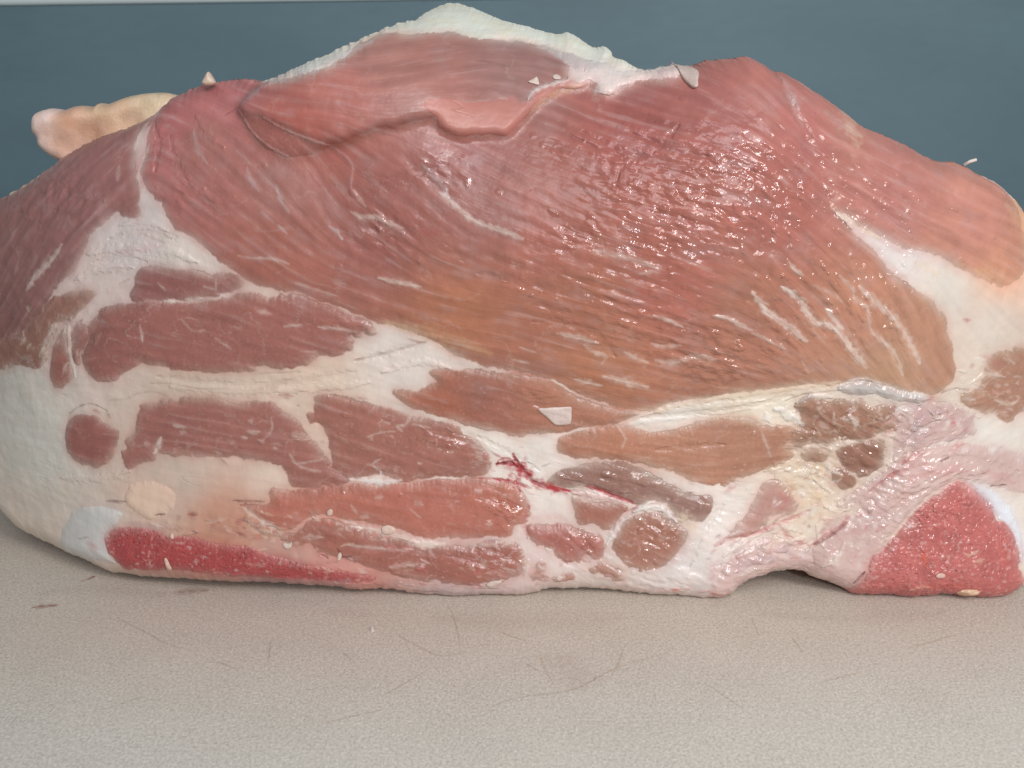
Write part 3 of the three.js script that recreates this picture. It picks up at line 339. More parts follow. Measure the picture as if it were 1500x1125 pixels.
const STREAKS = {
  fat: [[10, 0.8, 0.15, [1100, 427, 1111, 441, 1124, 457, 1148, 473, 1167, 489, 1180, 499]], [5, 0.6, 0.1, [1153, 382, 1164, 395, 1175, 403]], [9, 0.85, 0.15, [1143, 419, 1167, 435, 1177, 451, 1191, 470, 1212, 475, 1231, 491, 1247, 513, 1260, 529, 1268, 539]], [5, 0.7, 0.1, [1207, 451, 1220, 467, 1233, 481]],
    [6, 0.5, 0.1, [1228, 403, 1244, 419, 1252, 438, 1268, 451, 1271, 467, 1276, 486, 1295, 502, 1311, 521, 1321, 550]], [10, 0.65, 0.15, [1257, 419, 1276, 438, 1292, 451, 1308, 467, 1321, 483, 1332, 505, 1345, 531]], [4, 0.5, 0.1, [1100, 486, 1127, 499, 1148, 510]], [3, 0.3, 0, [1172, 526, 1183, 545]], [5, 0.3, 0, [1188, 417, 1212, 427, 1233, 441]],
    [8, 0.55, 0.12, [643, 281, 670, 302, 686, 318, 710, 329, 740, 339, 765, 350]], [9, 0.4, 0.1, [868, 366, 892, 371, 921, 377, 948, 387, 961, 395, 935, 401]], [8, 0.55, 0.1, [815, 487, 839, 491, 860, 497, 876, 502]], [6, 0.6, 0.1, [956, 461, 977, 467, 999, 478]], [6, 0.7, 0.1, [1044, 461, 1068, 467, 1087, 478, 1100, 483]], [6, 0.5, 0.1, [953, 502, 972, 506, 996, 505]], [7, 0.55, 0.1, [913, 515, 932, 523, 948, 530]],
    [10, 0.45, 0.1, [959, 527, 988, 530, 1020, 521, 1047, 526]], [10, 0.4, 0.1, [855, 505, 871, 515, 887, 521, 881, 531]], [4, 0.4, 0, [761, 507, 785, 515]], [4, 0.4, 0, [751, 526, 775, 531]], [10, 0.6, 0.1, [841, 555, 865, 561, 881, 564]], [14, 0.7, 0.15, [884, 550, 903, 554, 927, 561, 948, 566]], [9, 0.5, 0.1, [515, 310, 531, 318, 553, 318, 571, 326, 590, 334]], [4, 0.4, 0, [521, 283, 537, 302]],
    [8, 0.6, 0.12, [555, 407, 577, 411, 595, 415, 617, 419]], [4, 0.4, 0, [350, 374, 366, 377, 403, 379, 425, 386]], [4, 0.35, 0, [433, 414, 457, 422, 494, 433]], [10, 0.65, 0.2, [91, 358, 80, 377, 64, 393, 53, 406, 40, 425]], [5, 0.3, 0, [29, 382, 24, 401]], [7, 0.5, 0.1, [83, 478, 67, 499, 61, 521]], [8, 0.85, 0.2, [101, 478, 101, 510, 107, 537, 110, 552]], [12, 0.5, 0.1, [120, 455, 100, 478, 75, 500, 60, 540]],
    [5, 0.6, 0.1, [207, 475, 211, 499]], [3, 0.25, 0, [267, 467, 283, 483, 302, 483]], [6, 0.35, 0, [317, 494, 341, 511]], [8, 0.35, 0, [379, 454, 398, 459]], [4, 0.45, 0, [417, 477, 443, 475]], [5, 0.45, 0.05, [467, 478, 497, 481, 521, 486]], [3, 0.3, 0, [441, 513, 462, 515]], [3, 0.4, 0, [232, 414, 243, 425]], [4, 0.4, 0, [317, 409, 317, 425]], [3, 0.4, 0, [299, 419, 315, 424]], [6, 0.7, 0.15, [240, 441, 256, 443]], [8, 0.65, 0.15, [272, 439, 296, 437]],
    [3, 0.35, 0, [398, 610, 399, 629, 385, 645]], [5, 0.5, 0, [379, 643, 388, 647]], [4, 0.6, 0, [355, 639, 363, 641]], [5, 0.4, 0, [403, 654, 406, 657]], [4, 0.4, 0, [425, 663, 433, 677, 449, 685, 470, 690]], [3, 0.35, 0, [435, 678, 470, 673]], [9, 0.8, 0.1, [236, 640, 232, 655, 226, 664]], [4, 0.5, 0, [602, 607, 595, 621, 582, 623, 590, 631]], [2.5, 0.3, 0, [602, 621, 630, 626]], [2.5, 0.35, 0, [537, 639, 563, 631, 580, 631]], [3, 0.45, 0, [558, 671, 547, 679, 558, 690]],
    [4, 0.4, 0, [515, 738, 523, 751]], [2, 0.35, 0, [601, 743, 617, 757]], [9, 0.75, 0.15, [499, 761, 523, 770, 558, 779, 585, 786, 606, 793, 638, 797]], [16, 0.8, 0.15, [601, 792, 625, 797, 650, 797]], [4, 0.5, 0, [510, 797, 577, 805, 598, 805]], [12, 0.5, 0.1, [571, 830, 590, 827, 611, 826]], [9, 0.6, 0.1, [355, 743, 377, 759, 409, 774]], [12, 0.4, 0, [443, 786, 473, 786]], [5, 0.5, 0, [690, 800, 720, 797, 745, 790]], [12, 0.5, 0.1, [760, 770, 752, 790, 735, 800]], [14, 0.5, 0.1, [765, 800, 772, 820, 770, 845]],
    [8, 0.6, 0.1, [1231, 581, 1247, 586, 1249, 599]], [14, 0.8, 0.4, [1241, 607, 1257, 623]], [4, 0.5, 0, [1220, 602, 1220, 621]], [9, 0.7, 0.2, [1175, 655, 1196, 653, 1220, 655, 1244, 647, 1265, 645]], [7, 0.5, 0, [1287, 634, 1311, 637]], [7, 0.6, 0.1, [1297, 653, 1297, 674, 1305, 685]], [8, 0.7, 0.1, [1217, 666, 1215, 685, 1233, 695]], [3, 0.5, 0, [903, 622, 915, 640, 910, 655]], [4, 0.5, 0, [867, 625, 872, 634]], [4, 0.4, 0, [1115, 632, 1122, 650, 1128, 668]], [5, 0.5, 0, [205, 272, 203, 256, 211, 235, 219, 211]], [8, 0.3, 0, [176, 243, 173, 264]], [5, 0.5, 0.1, [197, 221, 203, 197, 213, 179]]],
  white: [[16, 0.85, 0.2, [514, 702, 545, 705, 565, 706, 587, 703]], [4, 0.7, 0, [558, 703, 558, 690]], [18, 0.8, 0.5, [1135, 599, 1153, 605, 1175, 623]], [10, 0.7, 0.3, [1121, 605, 1127, 618]], [10, 0.8, 0.5, [921, 757, 905, 770, 897, 786, 889, 797]], [10, 0.85, 0.5, [927, 749, 945, 743, 967, 745, 983, 757, 991, 765]], [4, 0.9, 0.6, [1450, 258, 1473, 270, 1488, 284, 1494, 293]], [6, 0.6, 0.4, [831, 118, 801, 126, 780, 136, 773, 147]], [9, 0.5, 0.2, [1003, 612, 960, 615, 920, 622]], [6, 0.5, 0.2, [1287, 560, 1320, 572, 1360, 582]], [5, 0.5, 0.3, [1228, 566, 1250, 557, 1272, 556, 1290, 566]]],
  grey: [[20, 0.65, 0.2, [392, 124, 430, 107, 470, 96, 505, 82, 545, 62]], [14, 0.45, 0.1, [360, 150, 372, 138, 385, 128]], [7, 0.4, 0.1, [619, 240, 633, 256, 646, 269, 657, 288]], [6, 0.5, 0.1, [483, 331, 494, 339, 502, 350]], [4, 0.35, 0, [409, 329, 422, 342]], [3, 0.3, 0, [385, 310, 403, 326]], [10, 0.3, 0.1, [362, 245, 368, 262, 380, 280]], [9, 0.3, 0.1, [285, 190, 290, 215, 305, 240]], [5, 0.35, 0, [405, 270, 412, 290, 425, 312]], [16, 0.3, 0.2, [1148, 112, 1158, 135, 1170, 158]], [14, 0.22, 0.1, [1200, 160, 1230, 180, 1262, 200]], [8, 0.5, 0.3, [1166, 590, 1190, 580, 1218, 582]], [20, 0.3, 0.1, [1330, 610, 1345, 635, 1330, 655]]],
  cream: [[12, 0.7, 0.2, [-10, 288, 20, 273, 45, 258]], [16, 0.5, 0.3, [1120, 690, 1140, 682, 1170, 676]], [18, 0.8, 0.4, [997, 755, 1006, 760]], [30, 0.35, 0, [1240, 150, 1253, 205, 1260, 210]], [7, 0.45, 0.1, [1217, 303, 1241, 320, 1260, 333, 1290, 350]], [40, 0.35, 0.2, [1130, 690, 1165, 700, 1195, 712]], [12, 0.5, 0.3, [1120, 800, 1140, 790, 1160, 795]], [6, 0.5, 0.2, [1410, 808, 1420, 812, 1432, 806]], [7, 0.5, 0.2, [1425, 822, 1440, 818]], [9, 0.6, 0.5, [1412, 872, 1430, 874, 1440, 870]], [6, 0.5, 0.3, [1335, 868, 1352, 862, 1366, 864]], [26, 0.35, 0, [95, 712, 98, 722]], [8, 0.6, 0.2, [950, 606, 1000, 592, 1080, 580, 1170, 568, 1230, 560]], [14, 0.35, 0.1, [365, 745, 370, 775, 420, 790]]],
  yellow: [[30, 0.45, 0.2, [1195, 722, 1202, 735]], [14, 0.45, 0.1, [1153, 703, 1163, 717]], [20, 0.35, 0, [1005, 768, 1020, 772]], [20, 0.25, 0, [1340, 385, 1375, 400]], [26, 0.25, 0, [1430, 395, 1470, 405]], [30, 0.28, 0, [560, 470, 640, 492, 720, 518]], [10, 0.3, 0, [850, 125, 810, 140, 775, 165]], [30, 0.25, 0, [1475, 300, 1500, 330]]],
  pink: [[4, 0.5, 0.3, [353, 163, 371, 193, 400, 218, 422, 229]], [4, 0.55, 0.3, [390, 173, 425, 192, 457, 205, 483, 213]], [3, 0.35, 0.1, [483, 213, 505, 228, 517, 245, 515, 275, 530, 290]], [9, 0.5, 0.3, [839, 722, 865, 725, 892, 730, 919, 735]], [20, 0.4, 0, [780, 760, 805, 755, 830, 760]], [20, 0.3, 0, [880, 870, 960, 873, 1030, 874]], [26, 0.35, 0, [1300, 700, 1350, 690, 1400, 680]], [14, 0.35, 0.2, [400, 853, 470, 858, 540, 860]], [10, 0.35, 0, [171, 370, 200, 366, 240, 360]], [14, 0.3, 0, [1190, 775, 1230, 790, 1250, 830]], [10, 0.5, 0, [1225, 745, 1210, 780, 1180, 795]]],
  red: [[26, 0.55, 0, [745, 678, 770, 694]], [6, 1.1, -0.2, [722, 702, 748, 705, 778, 716]], [12, 0.5, 0, [800, 712, 830, 722]], [5, 1.1, -0.2, [727, 682, 732, 674, 745, 672, 752, 680]], [5, 1.1, -0.2, [763, 684, 760, 700, 752, 708]], [13, 1.25, -0.2, [751, 666, 761, 682, 772, 693, 783, 706, 799, 711, 820, 717, 833, 719]], [4, 0.7, -0.2, [727, 680, 745, 679, 758, 684]], [24, 0.8, 0, [752, 676, 768, 692]], [9, 1.1, -0.2, [727, 680, 745, 679, 758, 684]], [10, 1.1, 0, [799, 711, 815, 717, 835, 719]], [6, 0.9, -0.2, [858, 712, 890, 722, 925, 736]], [5, 0.9, -0.2, [756, 706, 762, 722]], [3, 0.6, -0.2, [743, 702, 750, 694, 756, 700, 752, 708]], [10, 0.5, 0, [790, 710, 805, 715]], [3, 0.5, -0.1, [700, 701, 730, 702, 745, 708]], [3, 0.5, -0.1, [745, 708, 765, 722, 776, 745]], [4, 0.7, -0.2, [870, 716, 900, 727, 932, 740, 915, 750]], [6, 0.5, 0, [1412, 468, 1423, 469]], [8, 0.5, -0.1, [1046, 799, 1075, 787, 1110, 780, 1150, 762]], [10, 0.45, -0.2, [1140, 770, 1160, 790, 1185, 800]], [9, 0.4, 0, [1062, 720, 1078, 712]], [6, 0.5, -0.2, [1320, 680, 1335, 668, 1350, 660]], [5, 0.5, -0.3, [1273, 720, 1300, 700, 1315, 690]], [26, 0.3, 0, [1042, 850, 1050, 835, 1052, 820]], [14, 0.3, 0, [930, 425, 950, 430]], [14, 0.25, 0, [640, 342, 615, 338]]],
  gristle: [[14, 0.7, 0.4, [1125, 776, 1145, 769, 1166, 778]], [10, 0.6, 0.3, [1140, 785, 1160, 792, 1178, 788]], [9, 0.6, 0.4, [1196, 770, 1200, 790, 1206, 800]], [12, 0.6, 0.4, [1208, 742, 1230, 748, 1245, 745]], [10, 0.5, 0.3, [1150, 688, 1172, 694, 1190, 690, 1208, 700]], [8, 0.6, 0.4, [1190, 700, 1205, 712, 1216, 720]], [10, 0.5, 0.3, [1060, 815, 1085, 795, 1115, 782]], [8, 0.5, 0.2, [1085, 845, 1110, 835, 1140, 838]], [12, 0.6, 0.3, [1205, 830, 1225, 815, 1235, 795]], [9, 0.5, 0.3, [1320, 605, 1335, 615, 1330, 632]], [8, 0.5, 0.4, [1360, 600, 1375, 612, 1395, 605]], [8, 0.5, 0.3, [1400, 590, 1415, 602, 1435, 612]], [7, 0.5, 0.3, [1300, 680, 1320, 665, 1330, 645]], [9, 0.5, 0.3, [1425, 560, 1445, 548, 1470, 552]], [7, 0.5, 0.2, [1455, 585, 1475, 592, 1490, 585]]],
  flush: [[7, 0.6, -0.2, [1100, 783, 1140, 768, 1166, 757, 1186, 748]], [6, 0.6, -0.3, [1186, 802, 1212, 784, 1240, 764]], [10, 0.4, 0, [1125, 740, 1145, 745, 1150, 730]], [12, 0.4, 0, [1140, 720, 1160, 735]], [9, 0.45, 0, [1300, 700, 1330, 682, 1350, 664]], [16, 0.3, 0, [1240, 780, 1275, 770]], [14, 0.3, 0, [1330, 700, 1370, 690, 1420, 690]], [14, 0.3, 0, [1440, 690, 1480, 705]], [10, 0.4, 0, [1385, 600, 1400, 625]], [8, 0.5, -0.2, [775, 742, 768, 765, 772, 790]], [8, 0.4, 0, [805, 770, 830, 768]], [12, 0.35, 0, [1040, 870, 1060, 880, 1080, 876]], [16, 0.3, 0, [480, 850, 540, 856]], [12, 0.3, 0, [200, 842, 260, 846, 320, 850]], [10, 0.35, 0, [1435, 520, 1470, 535]]],
  purple: [[26, 0.45, 0.1, [1075, 828, 1105, 822, 1140, 815]], [14, 0.4, 0, [1140, 800, 1160, 812]], [12, 0.5, 0, [345, 857, 400, 862, 460, 864, 520, 868]], [10, 0.5, 0, [600, 872, 640, 875, 700, 876]], [10, 0.4, 0, [1330, 640, 1350, 610, 1380, 600]], [14, 0.4, 0, [1200, 780, 1220, 765, 1240, 755]], [12, 0.35, 0, [190, 765, 215, 770, 250, 772]]],
  dark: [[4, 0.8, -0.2, [752, 668, 764, 684, 780, 703, 800, 712]], [2.5, 0.7, -0.2, [728, 680, 748, 679, 758, 686]], [3, 0.85, -0.3, [1375, 674, 1388, 669]], [3.5, 0.8, -0.3, [1452, 713, 1473, 710]], [4, 0.5, -0.3, [1270, 752, 1276, 746]], [2, 0.45, -0.2, [101, 606, 117, 595, 136, 592, 157, 602]], [4, 0.6, -0.3, [155, 735, 184, 735]], [4, 0.55, -0.3, [227, 755, 240, 754]], [4, 0.5, -0.2, [341, 734, 387, 735]], [3, 0.6, -0.3, [1193, 798, 1215, 785, 1238, 766]], [5, 0.7, -0.5, [1253, 858, 1266, 838]], [3, 0.4, -0.2, [820, 700, 860, 709, 900, 722, 925, 722]], [3, 0.5, -0.3, [470, 813, 480, 818]], [3, 0.5, -0.3, [494, 803, 502, 816, 515, 815]], [2, 0.4, 0, [794, 684, 806, 679]], [3, 0.4, -0.2, [1228, 572, 1180, 578, 1150, 588]], [3, 0.35, -0.2, [1380, 576, 1400, 570, 1420, 572]], [4, 0.3, -0.2, [700, 90, 720, 92, 745, 98]], [3, 0.3, -0.2, [330, 168, 345, 160]], [4, 0.35, -0.2, [600, 875, 640, 876]], [3, 0.4, -0.2, [730, 866, 700, 868]]],
  meat: [[9, 0.7, 0, [409, 578, 430, 581]], [4, 0.7, 0, [436, 594, 438, 595]], [5, 0.5, 0, [598, 497, 622, 502]], [10, 0.8, -0.2, [275, 754, 288, 754]], [8, 0.4, 0, [700, 800, 720, 815]], [6, 0.6, 0, [715, 795, 722, 797]], [5, 0.4, 0, [525, 582, 540, 585]], [7, 0.5, 0, [137, 600, 148, 605]], [6, 0.5, 0, [158, 605, 162, 612]], [8, 0.5, 0, [345, 765, 360, 758]], [30, 0.4, 0, [310, 772, 340, 778, 380, 790]]],
  brown: [[3, 0.35, 0, [160, 586, 187, 583, 203, 576, 229, 575, 250, 583]], [3, 0.3, -0.1, [219, 562, 253, 563, 293, 570, 333, 569]], [3, 0.4, -0.15, [521, 529, 577, 515, 622, 502]], [3, 0.35, -0.1, [171, 370, 179, 372]], [3, 0.35, -0.1, [160, 393, 192, 393]], [3, 0.4, -0.1, [173, 417, 189, 409]], [3, 0.35, -0.1, [620, 580, 660, 590]], [3, 0.3, -0.1, [380, 548, 440, 545]], [3, 0.3, -0.1, [1100, 600, 1060, 608, 1020, 607]], [4, 0.3, -0.1, [200, 340, 240, 356]], [14, 0.3, 0, [380, 570, 420, 560]], [2, 0.4, -0.2, [115, 789, 130, 786]]],
  orange: [[9, 0.8, 0.1, [1353, 806, 1354, 828]], [7, 0.35, 0, [1465, 800, 1470, 830]], [14, 0.3, 0, [1340, 862, 1420, 860]], [10, 0.25, 0, [1060, 878, 1030, 884]], [22, 0.3, 0, [133, 792, 140, 806]]],
};
for (const [ink, list] of Object.entries(STREAKS)) for (const s of list) streak(ink, ...s);
// torn bits where the tissues are ragged: [centre, half size, how many, direction in degrees, colours]
const RAGGED = [[560, 822, 210, 30, 80, 12, 'fat meat cream meat flush'], [420, 772, 95, 26, 60, 22, 'fat meat cream orange brown'], [1185, 728, 60, 55, 80, -50, 'gristle cream white yellow meat flush'], [1110, 805, 85, 40, 60, -20, 'white gristle pink purple flush'], [1345, 630, 70, 50, 70, -40, 'white pink purple gristle flush'], [1240, 612, 80, 36, 40, 20, 'fat white brown meat'], [1280, 760, 60, 60, 40, -40, 'pink white flush gristle'], [800, 830, 130, 36, 50, 20, 'fat white meat pink'], [1455, 565, 55, 45, 36, 10, 'fat pink brown white'], [80, 490, 65, 55, 46, -60, 'fat meat brown cream'], [440, 861, 330, 8, 80, 2, 'pink purple fat flush'], [960, 872, 130, 6, 24, 2, 'orange pink fat'], [760, 690, 60, 40, 26, 30, 'white pink flush red'], [300, 770, 110, 14, 36, 8, 'brown fat meat pink'], [950, 725, 90, 30, 24, 20, 'fat brown meat pink'], [640, 745, 120, 36, 20, 10, 'fat meat'], [350, 640, 140, 36, 26, 15, 'fat meat brown'], [600, 650, 90, 40, 26, 25, 'fat meat brown'], [1370, 700, 120, 30, 30, -10, 'white pink flush']];
for (const [cx, cy, ax, ay, n, deg, inks] of RAGGED) for (let k = 0; k < n; k++) {
  const names = inks.split(' '), a = (rnd() * 6.28), q = Math.sqrt(rnd()), x = cx + Math.cos(a) * q * ax, y = cy + Math.sin(a) * q * ay, e = (deg + 50 * (rnd() - 0.5)) * Math.PI / 180, l = 2 + 8 * rnd() ** 2, bend = 4 * (rnd() - 0.5);
  streak(names[(rnd() * names.length) | 0], 3 + 8 * rnd() ** 2, 0.15 + 0.4 * rnd(), 0.35 * (rnd() - 0.4), [x - Math.cos(e) * l, y - Math.sin(e) * l, x + bend * Math.sin(e), y - bend * Math.cos(e), x + Math.cos(e) * l, y + Math.sin(e) * l]);
}
// rounding towards the outline
for (let y = 0, i = 0; y < NY; y++) for (let x = 0; x < NX; x++, i++) {
  const d = Math.max(0, -sdf[i]) * S * 1000, r = mix(10.5, 7, smooth(0.006, 0.04, y * S)); if (d < r) hgt[i] -= r * (1 - Math.sqrt(Math.max(0, 1 - (1 - d / r) ** 2)));
}

// ---------------------------------------------------------------- textures of the joint
const tex = (data, w, h, color, repeat) => { const t = new THREE.DataTexture(data, w, h, THREE.RGBAFormat); t.magFilter = t.minFilter = THREE.LinearFilter; if (color) t.colorSpace = THREE.SRGBColorSpace; if (repeat) t.wrapS = t.wrapT = THREE.RepeatWrapping; t.needsUpdate = true; return t; };
const colorData = new Uint8Array(N * 4), roughData = new Uint8Array(N * 4), bumpData = new Uint8Array(N * 4);
{
  const baseH = blur(Float32Array.from(hgt), 2, 1);
  for (let i = 0; i < N; i++) {
    for (let c = 0; c < 3; c++) colorData[i * 4 + c] = clamp(Math.round(srgb(clamp(mix(C[c][i], 0.3 * C[0][i] + 0.6 * C[1][i] + 0.1 * C[2][i], TISSUES[label[i]].kind === 'm' ? 0.05 : 0), 0.004, 0.88))), 0, 255);
    const q = Math.round(rough[i] * 255), b = clamp(Math.round(128 + (hgt[i] - baseH[i]) * 320), 0, 255);
    roughData.set([q, q, q, 255], i * 4); bumpData.set([b, b, b, 255], i * 4); colorData[i * 4 + 3] = 255;
  }
}
const meatColor = tex(colorData, NX, NY, true), meatRough = tex(roughData, NX, NY), meatBump = tex(bumpData, NX, NY);
const flesh = (name, ior) => { const m = new THREE.MeshPhysicalMaterial({ map: meatColor, roughnessMap: meatRough, roughness: 1, bumpMap: meatBump, bumpScale: 255 / 320 / 1000, ior }); m.name = name; return m; };
const M = { m: flesh('lean_meat', 1.52), f: flesh('fat_tissue', 1.48), b: flesh('cut_bone', 1.42), c: flesh('cartilage_tissue', 1.45), t: flesh('membrane_tissue', 1.5) };

// ---------------------------------------------------------------- the joint
const numbered = (() => { const n = {}; return (s) => { const k = n[s] ?? 0; n[s] = k + 1; return k ? `${s}_${String(k).padStart(3, '0')}` : s; }; })();
function tag(o, label_, category, group) { o.userData.label = label_; o.userData.category = category; if (group) o.userData.group = group; return o; }
function shadows(o) { o.castShadow = o.receiveShadow = true; return o; }
const joint = new THREE.Group(); joint.name = 'pork_joint'; scene.add(joint);
tag(joint, 'large raw pork shoulder joint with its cut face forward on the board', 'meat');
const STEP = 2, GW = NX / STEP, GH = NY / STEP, id = new Int32Array(GW * GH).fill(-1), pos = [], uv = [], tri = [], triLabel = [];
const surfaceZ = (X, Y) => { const x = clamp((X - X0) / S, 0, NX - 1) | 0, y = clamp((Y - Y0) / S, 0, NY - 1) | 0; return (low(X, Y) + hgt[y * NX + x]) / 1000; };
function vertex(gx, gy) {
  const k = gy * GW + gx; if (id[k] >= 0) return id[k];
  let x = gx * STEP, y = gy * STEP, i = y * NX + x, z = hgt[i];
  if (sdf[i] > 0) {
    const dx = sdf[i + 1] - sdf[i - 1], dy = sdf[i + NX] - sdf[i - NX], l = Math.hypot(dx, dy) || 1; x -= (dx / l) * sdf[i]; y -= (dy / l) * sdf[i]; z = hgt[clamp(Math.round(y), 0, NY - 1) * NX + clamp(Math.round(x), 0, NX - 1)];
  }
  const X = X0 + x * S, Y = Y0 + y * S;
  pos.push(X, Math.max(Y, 0.0004), (low(X, Y) + z) / 1000); uv.push((x + 0.5) / NX, (y + 0.5) / NY);
  return (id[k] = pos.length / 3 - 1);
}
for (let gy = 1; gy < GH - 2; gy++) for (let gx = 1; gx < GW - 2; gx++) {
  const at = (a, b) => (gy + b) * STEP * NX + (gx + a) * STEP;
  if (sdf[at(0, 0)] > 0 && sdf[at(1, 0)] > 0 && sdf[at(0, 1)] > 0 && sdf[at(1, 1)] > 0) continue;
  const a = vertex(gx, gy), b = vertex(gx + 1, gy), c = vertex(gx + 1, gy + 1), d = vertex(gx, gy + 1), m = ((gy + 0.5) * STEP | 0) * NX + ((gx + 0.5) * STEP | 0);
  tri.push(a, b, c, a, c, d); triLabel.push(label[m], label[m]);
}
const whole = new THREE.BufferGeometry();
whole.setAttribute('position', new THREE.Float32BufferAttribute(pos, 3)); whole.setIndex(tri); whole.computeVertexNormals();
const nor = whole.attributes.normal.array;
TISSUES.forEach((t, k) => {
  const map = new Map(), p = [], n = [], u = [], ix = [];
  for (let q = 0; q < triLabel.length; q++) if (triLabel[q] === k) for (let e = 0; e < 3; e++) {
    const v = tri[q * 3 + e]; let w = map.get(v);
    if (w === undefined) { w = p.length / 3; map.set(v, w); p.push(pos[v * 3], pos[v * 3 + 1], pos[v * 3 + 2]); n.push(nor[v * 3], nor[v * 3 + 1], nor[v * 3 + 2]); u.push(uv[v * 2], uv[v * 2 + 1]); }
    ix.push(w);
  }
  if (!ix.length) { console.log('empty tissue', k, t.name, t.label); return; }
  const g = new THREE.BufferGeometry(); g.setAttribute('position', new THREE.Float32BufferAttribute(p, 3)); g.setAttribute('normal', new THREE.Float32BufferAttribute(n, 3)); g.setAttribute('uv', new THREE.Float32BufferAttribute(u, 2)); g.setIndex(ix);
  const mesh = shadows(new THREE.Mesh(g, M[t.kind])); mesh.name = t.name; if (t.label) mesh.userData.label = t.label; joint.add(mesh);
});

// small noise textures for the other pieces
function grainTexture(n, f, rgbOf, color) {
  const d = new Uint8Array(n * n * 4);
  for (let y = 0; y < n; y++) for (let x = 0; x < n; x++) d.set([...rgbOf(x, y).map((v) => clamp(Math.round(v), 0, 255)), 255], (y * n + x) * 4);
  return tex(d, n, n, color, true);
}
const wrapNoise = (x, y, n, per, s) => { const f = n / per; const g = (ox, oy) => noise((x - ox * n) / f + 50, (y - oy * n) / f + 50, s), a = x / n, b = y / n; return mix(mix(g(0, 0), g(1, 0), a), mix(g(0, 1), g(1, 1), a), b); };
const bumpTile = grainTexture(256, 1, (x, y) => { const v = 128 + 60 * wrapNoise(x, y, 256, 12, 90) + 40 * wrapNoise(x, y, 256, 32, 91) + 20 * wrapNoise(x, y, 256, 80, 92); return [v, v, v]; });
const fatTile = grainTexture(256, 1, (x, y) => { const v = wrapNoise(x, y, 256, 6, 93), w = wrapNoise(x, y, 256, 24, 94); return [236 + 10 * v + 6 * w, 222 + 16 * v + 8 * w, 212 + 20 * v + 8 * w]; }, true);
const looseFat = new THREE.MeshPhysicalMaterial({ map: fatTile, vertexColors: true, roughness: 0.34, ior: 1.42, bumpMap: bumpTile, bumpScale: 0.0003 }); looseFat.name = 'loose_fat';

// sides and back of the joint
{
  const edges = new Map();
  for (let q = 0; q < tri.length; q += 3) for (let e = 0; e < 3; e++) { const a = tri[q + e], b = tri[q + (e + 1) % 3], r = b * 4194304 + a; if (edges.has(r)) edges.delete(r); else edges.set(a * 4194304 + b, [a, b]); }
  const ring = new Set(); for (const [a, b] of edges.values()) { ring.add(a); ring.add(b); }
  const at = new Map(), p = [], u = [], col = [], ix = [], K = 12; let cx = 0, cy = 0; for (const v of ring) { cx += pos[v * 3]; cy += pos[v * 3 + 1]; } cx /= ring.size; cy /= ring.size;
  for (const v of ring) {
    at.set(v, p.length / 3); const x = pos[v * 3], y = pos[v * 3 + 1], z = pos[v * 3 + 2], back = -0.1;
    for (let k = 0; k <= K; k++) {
      const t = k / K, depth = k <= 6 ? mix(z - 0.00002, back, k / 6 * 0.9) : mix(mix(z, back, 0.9), back - 0.01, Math.sqrt((k - 6) / 6)), s = k <= 6 ? 1 - 0.05 * smooth(0, 1, k / 6) : mix(0.95, 0.02, (k - 6) / 6);
      const wob = k && k < K ? 1 + 0.03 * noise(x * 40 + 9, y * 40 + k * 0.8, 97) : 1, keep = k ? Math.min(wob, 1.0) : 1;
      p.push(cx + (x - cx) * s * keep, Math.max(0.0004, cy + (y - cy) * s * keep), depth); u.push((x + y) / 0.03, depth / 0.03);
      const m = smooth(-0.2, 0.3, noise(x * 25, y * 25 + depth * 25, 98)); col.push(mix(0.5, 0.78, m), mix(0.28, 0.68, m), mix(0.24, 0.6, m));
    }
  }
  for (const [a, b] of edges.values()) { const i = at.get(a), j = at.get(b); for (let k = 0; k < K; k++) ix.push(i + k, i + k + 1, j + k, j + k, i + k + 1, j + k + 1); }
  const g = new THREE.BufferGeometry(); g.setAttribute('position', new THREE.Float32BufferAttribute(p, 3)); g.setAttribute('uv', new THREE.Float32BufferAttribute(u, 2)); g.setAttribute('color', new THREE.Float32BufferAttribute(col, 3)); g.setIndex(ix); g.computeVertexNormals();
  const side = shadows(new THREE.Mesh(g, looseFat)); side.name = 'outer_fat'; joint.add(side);
}

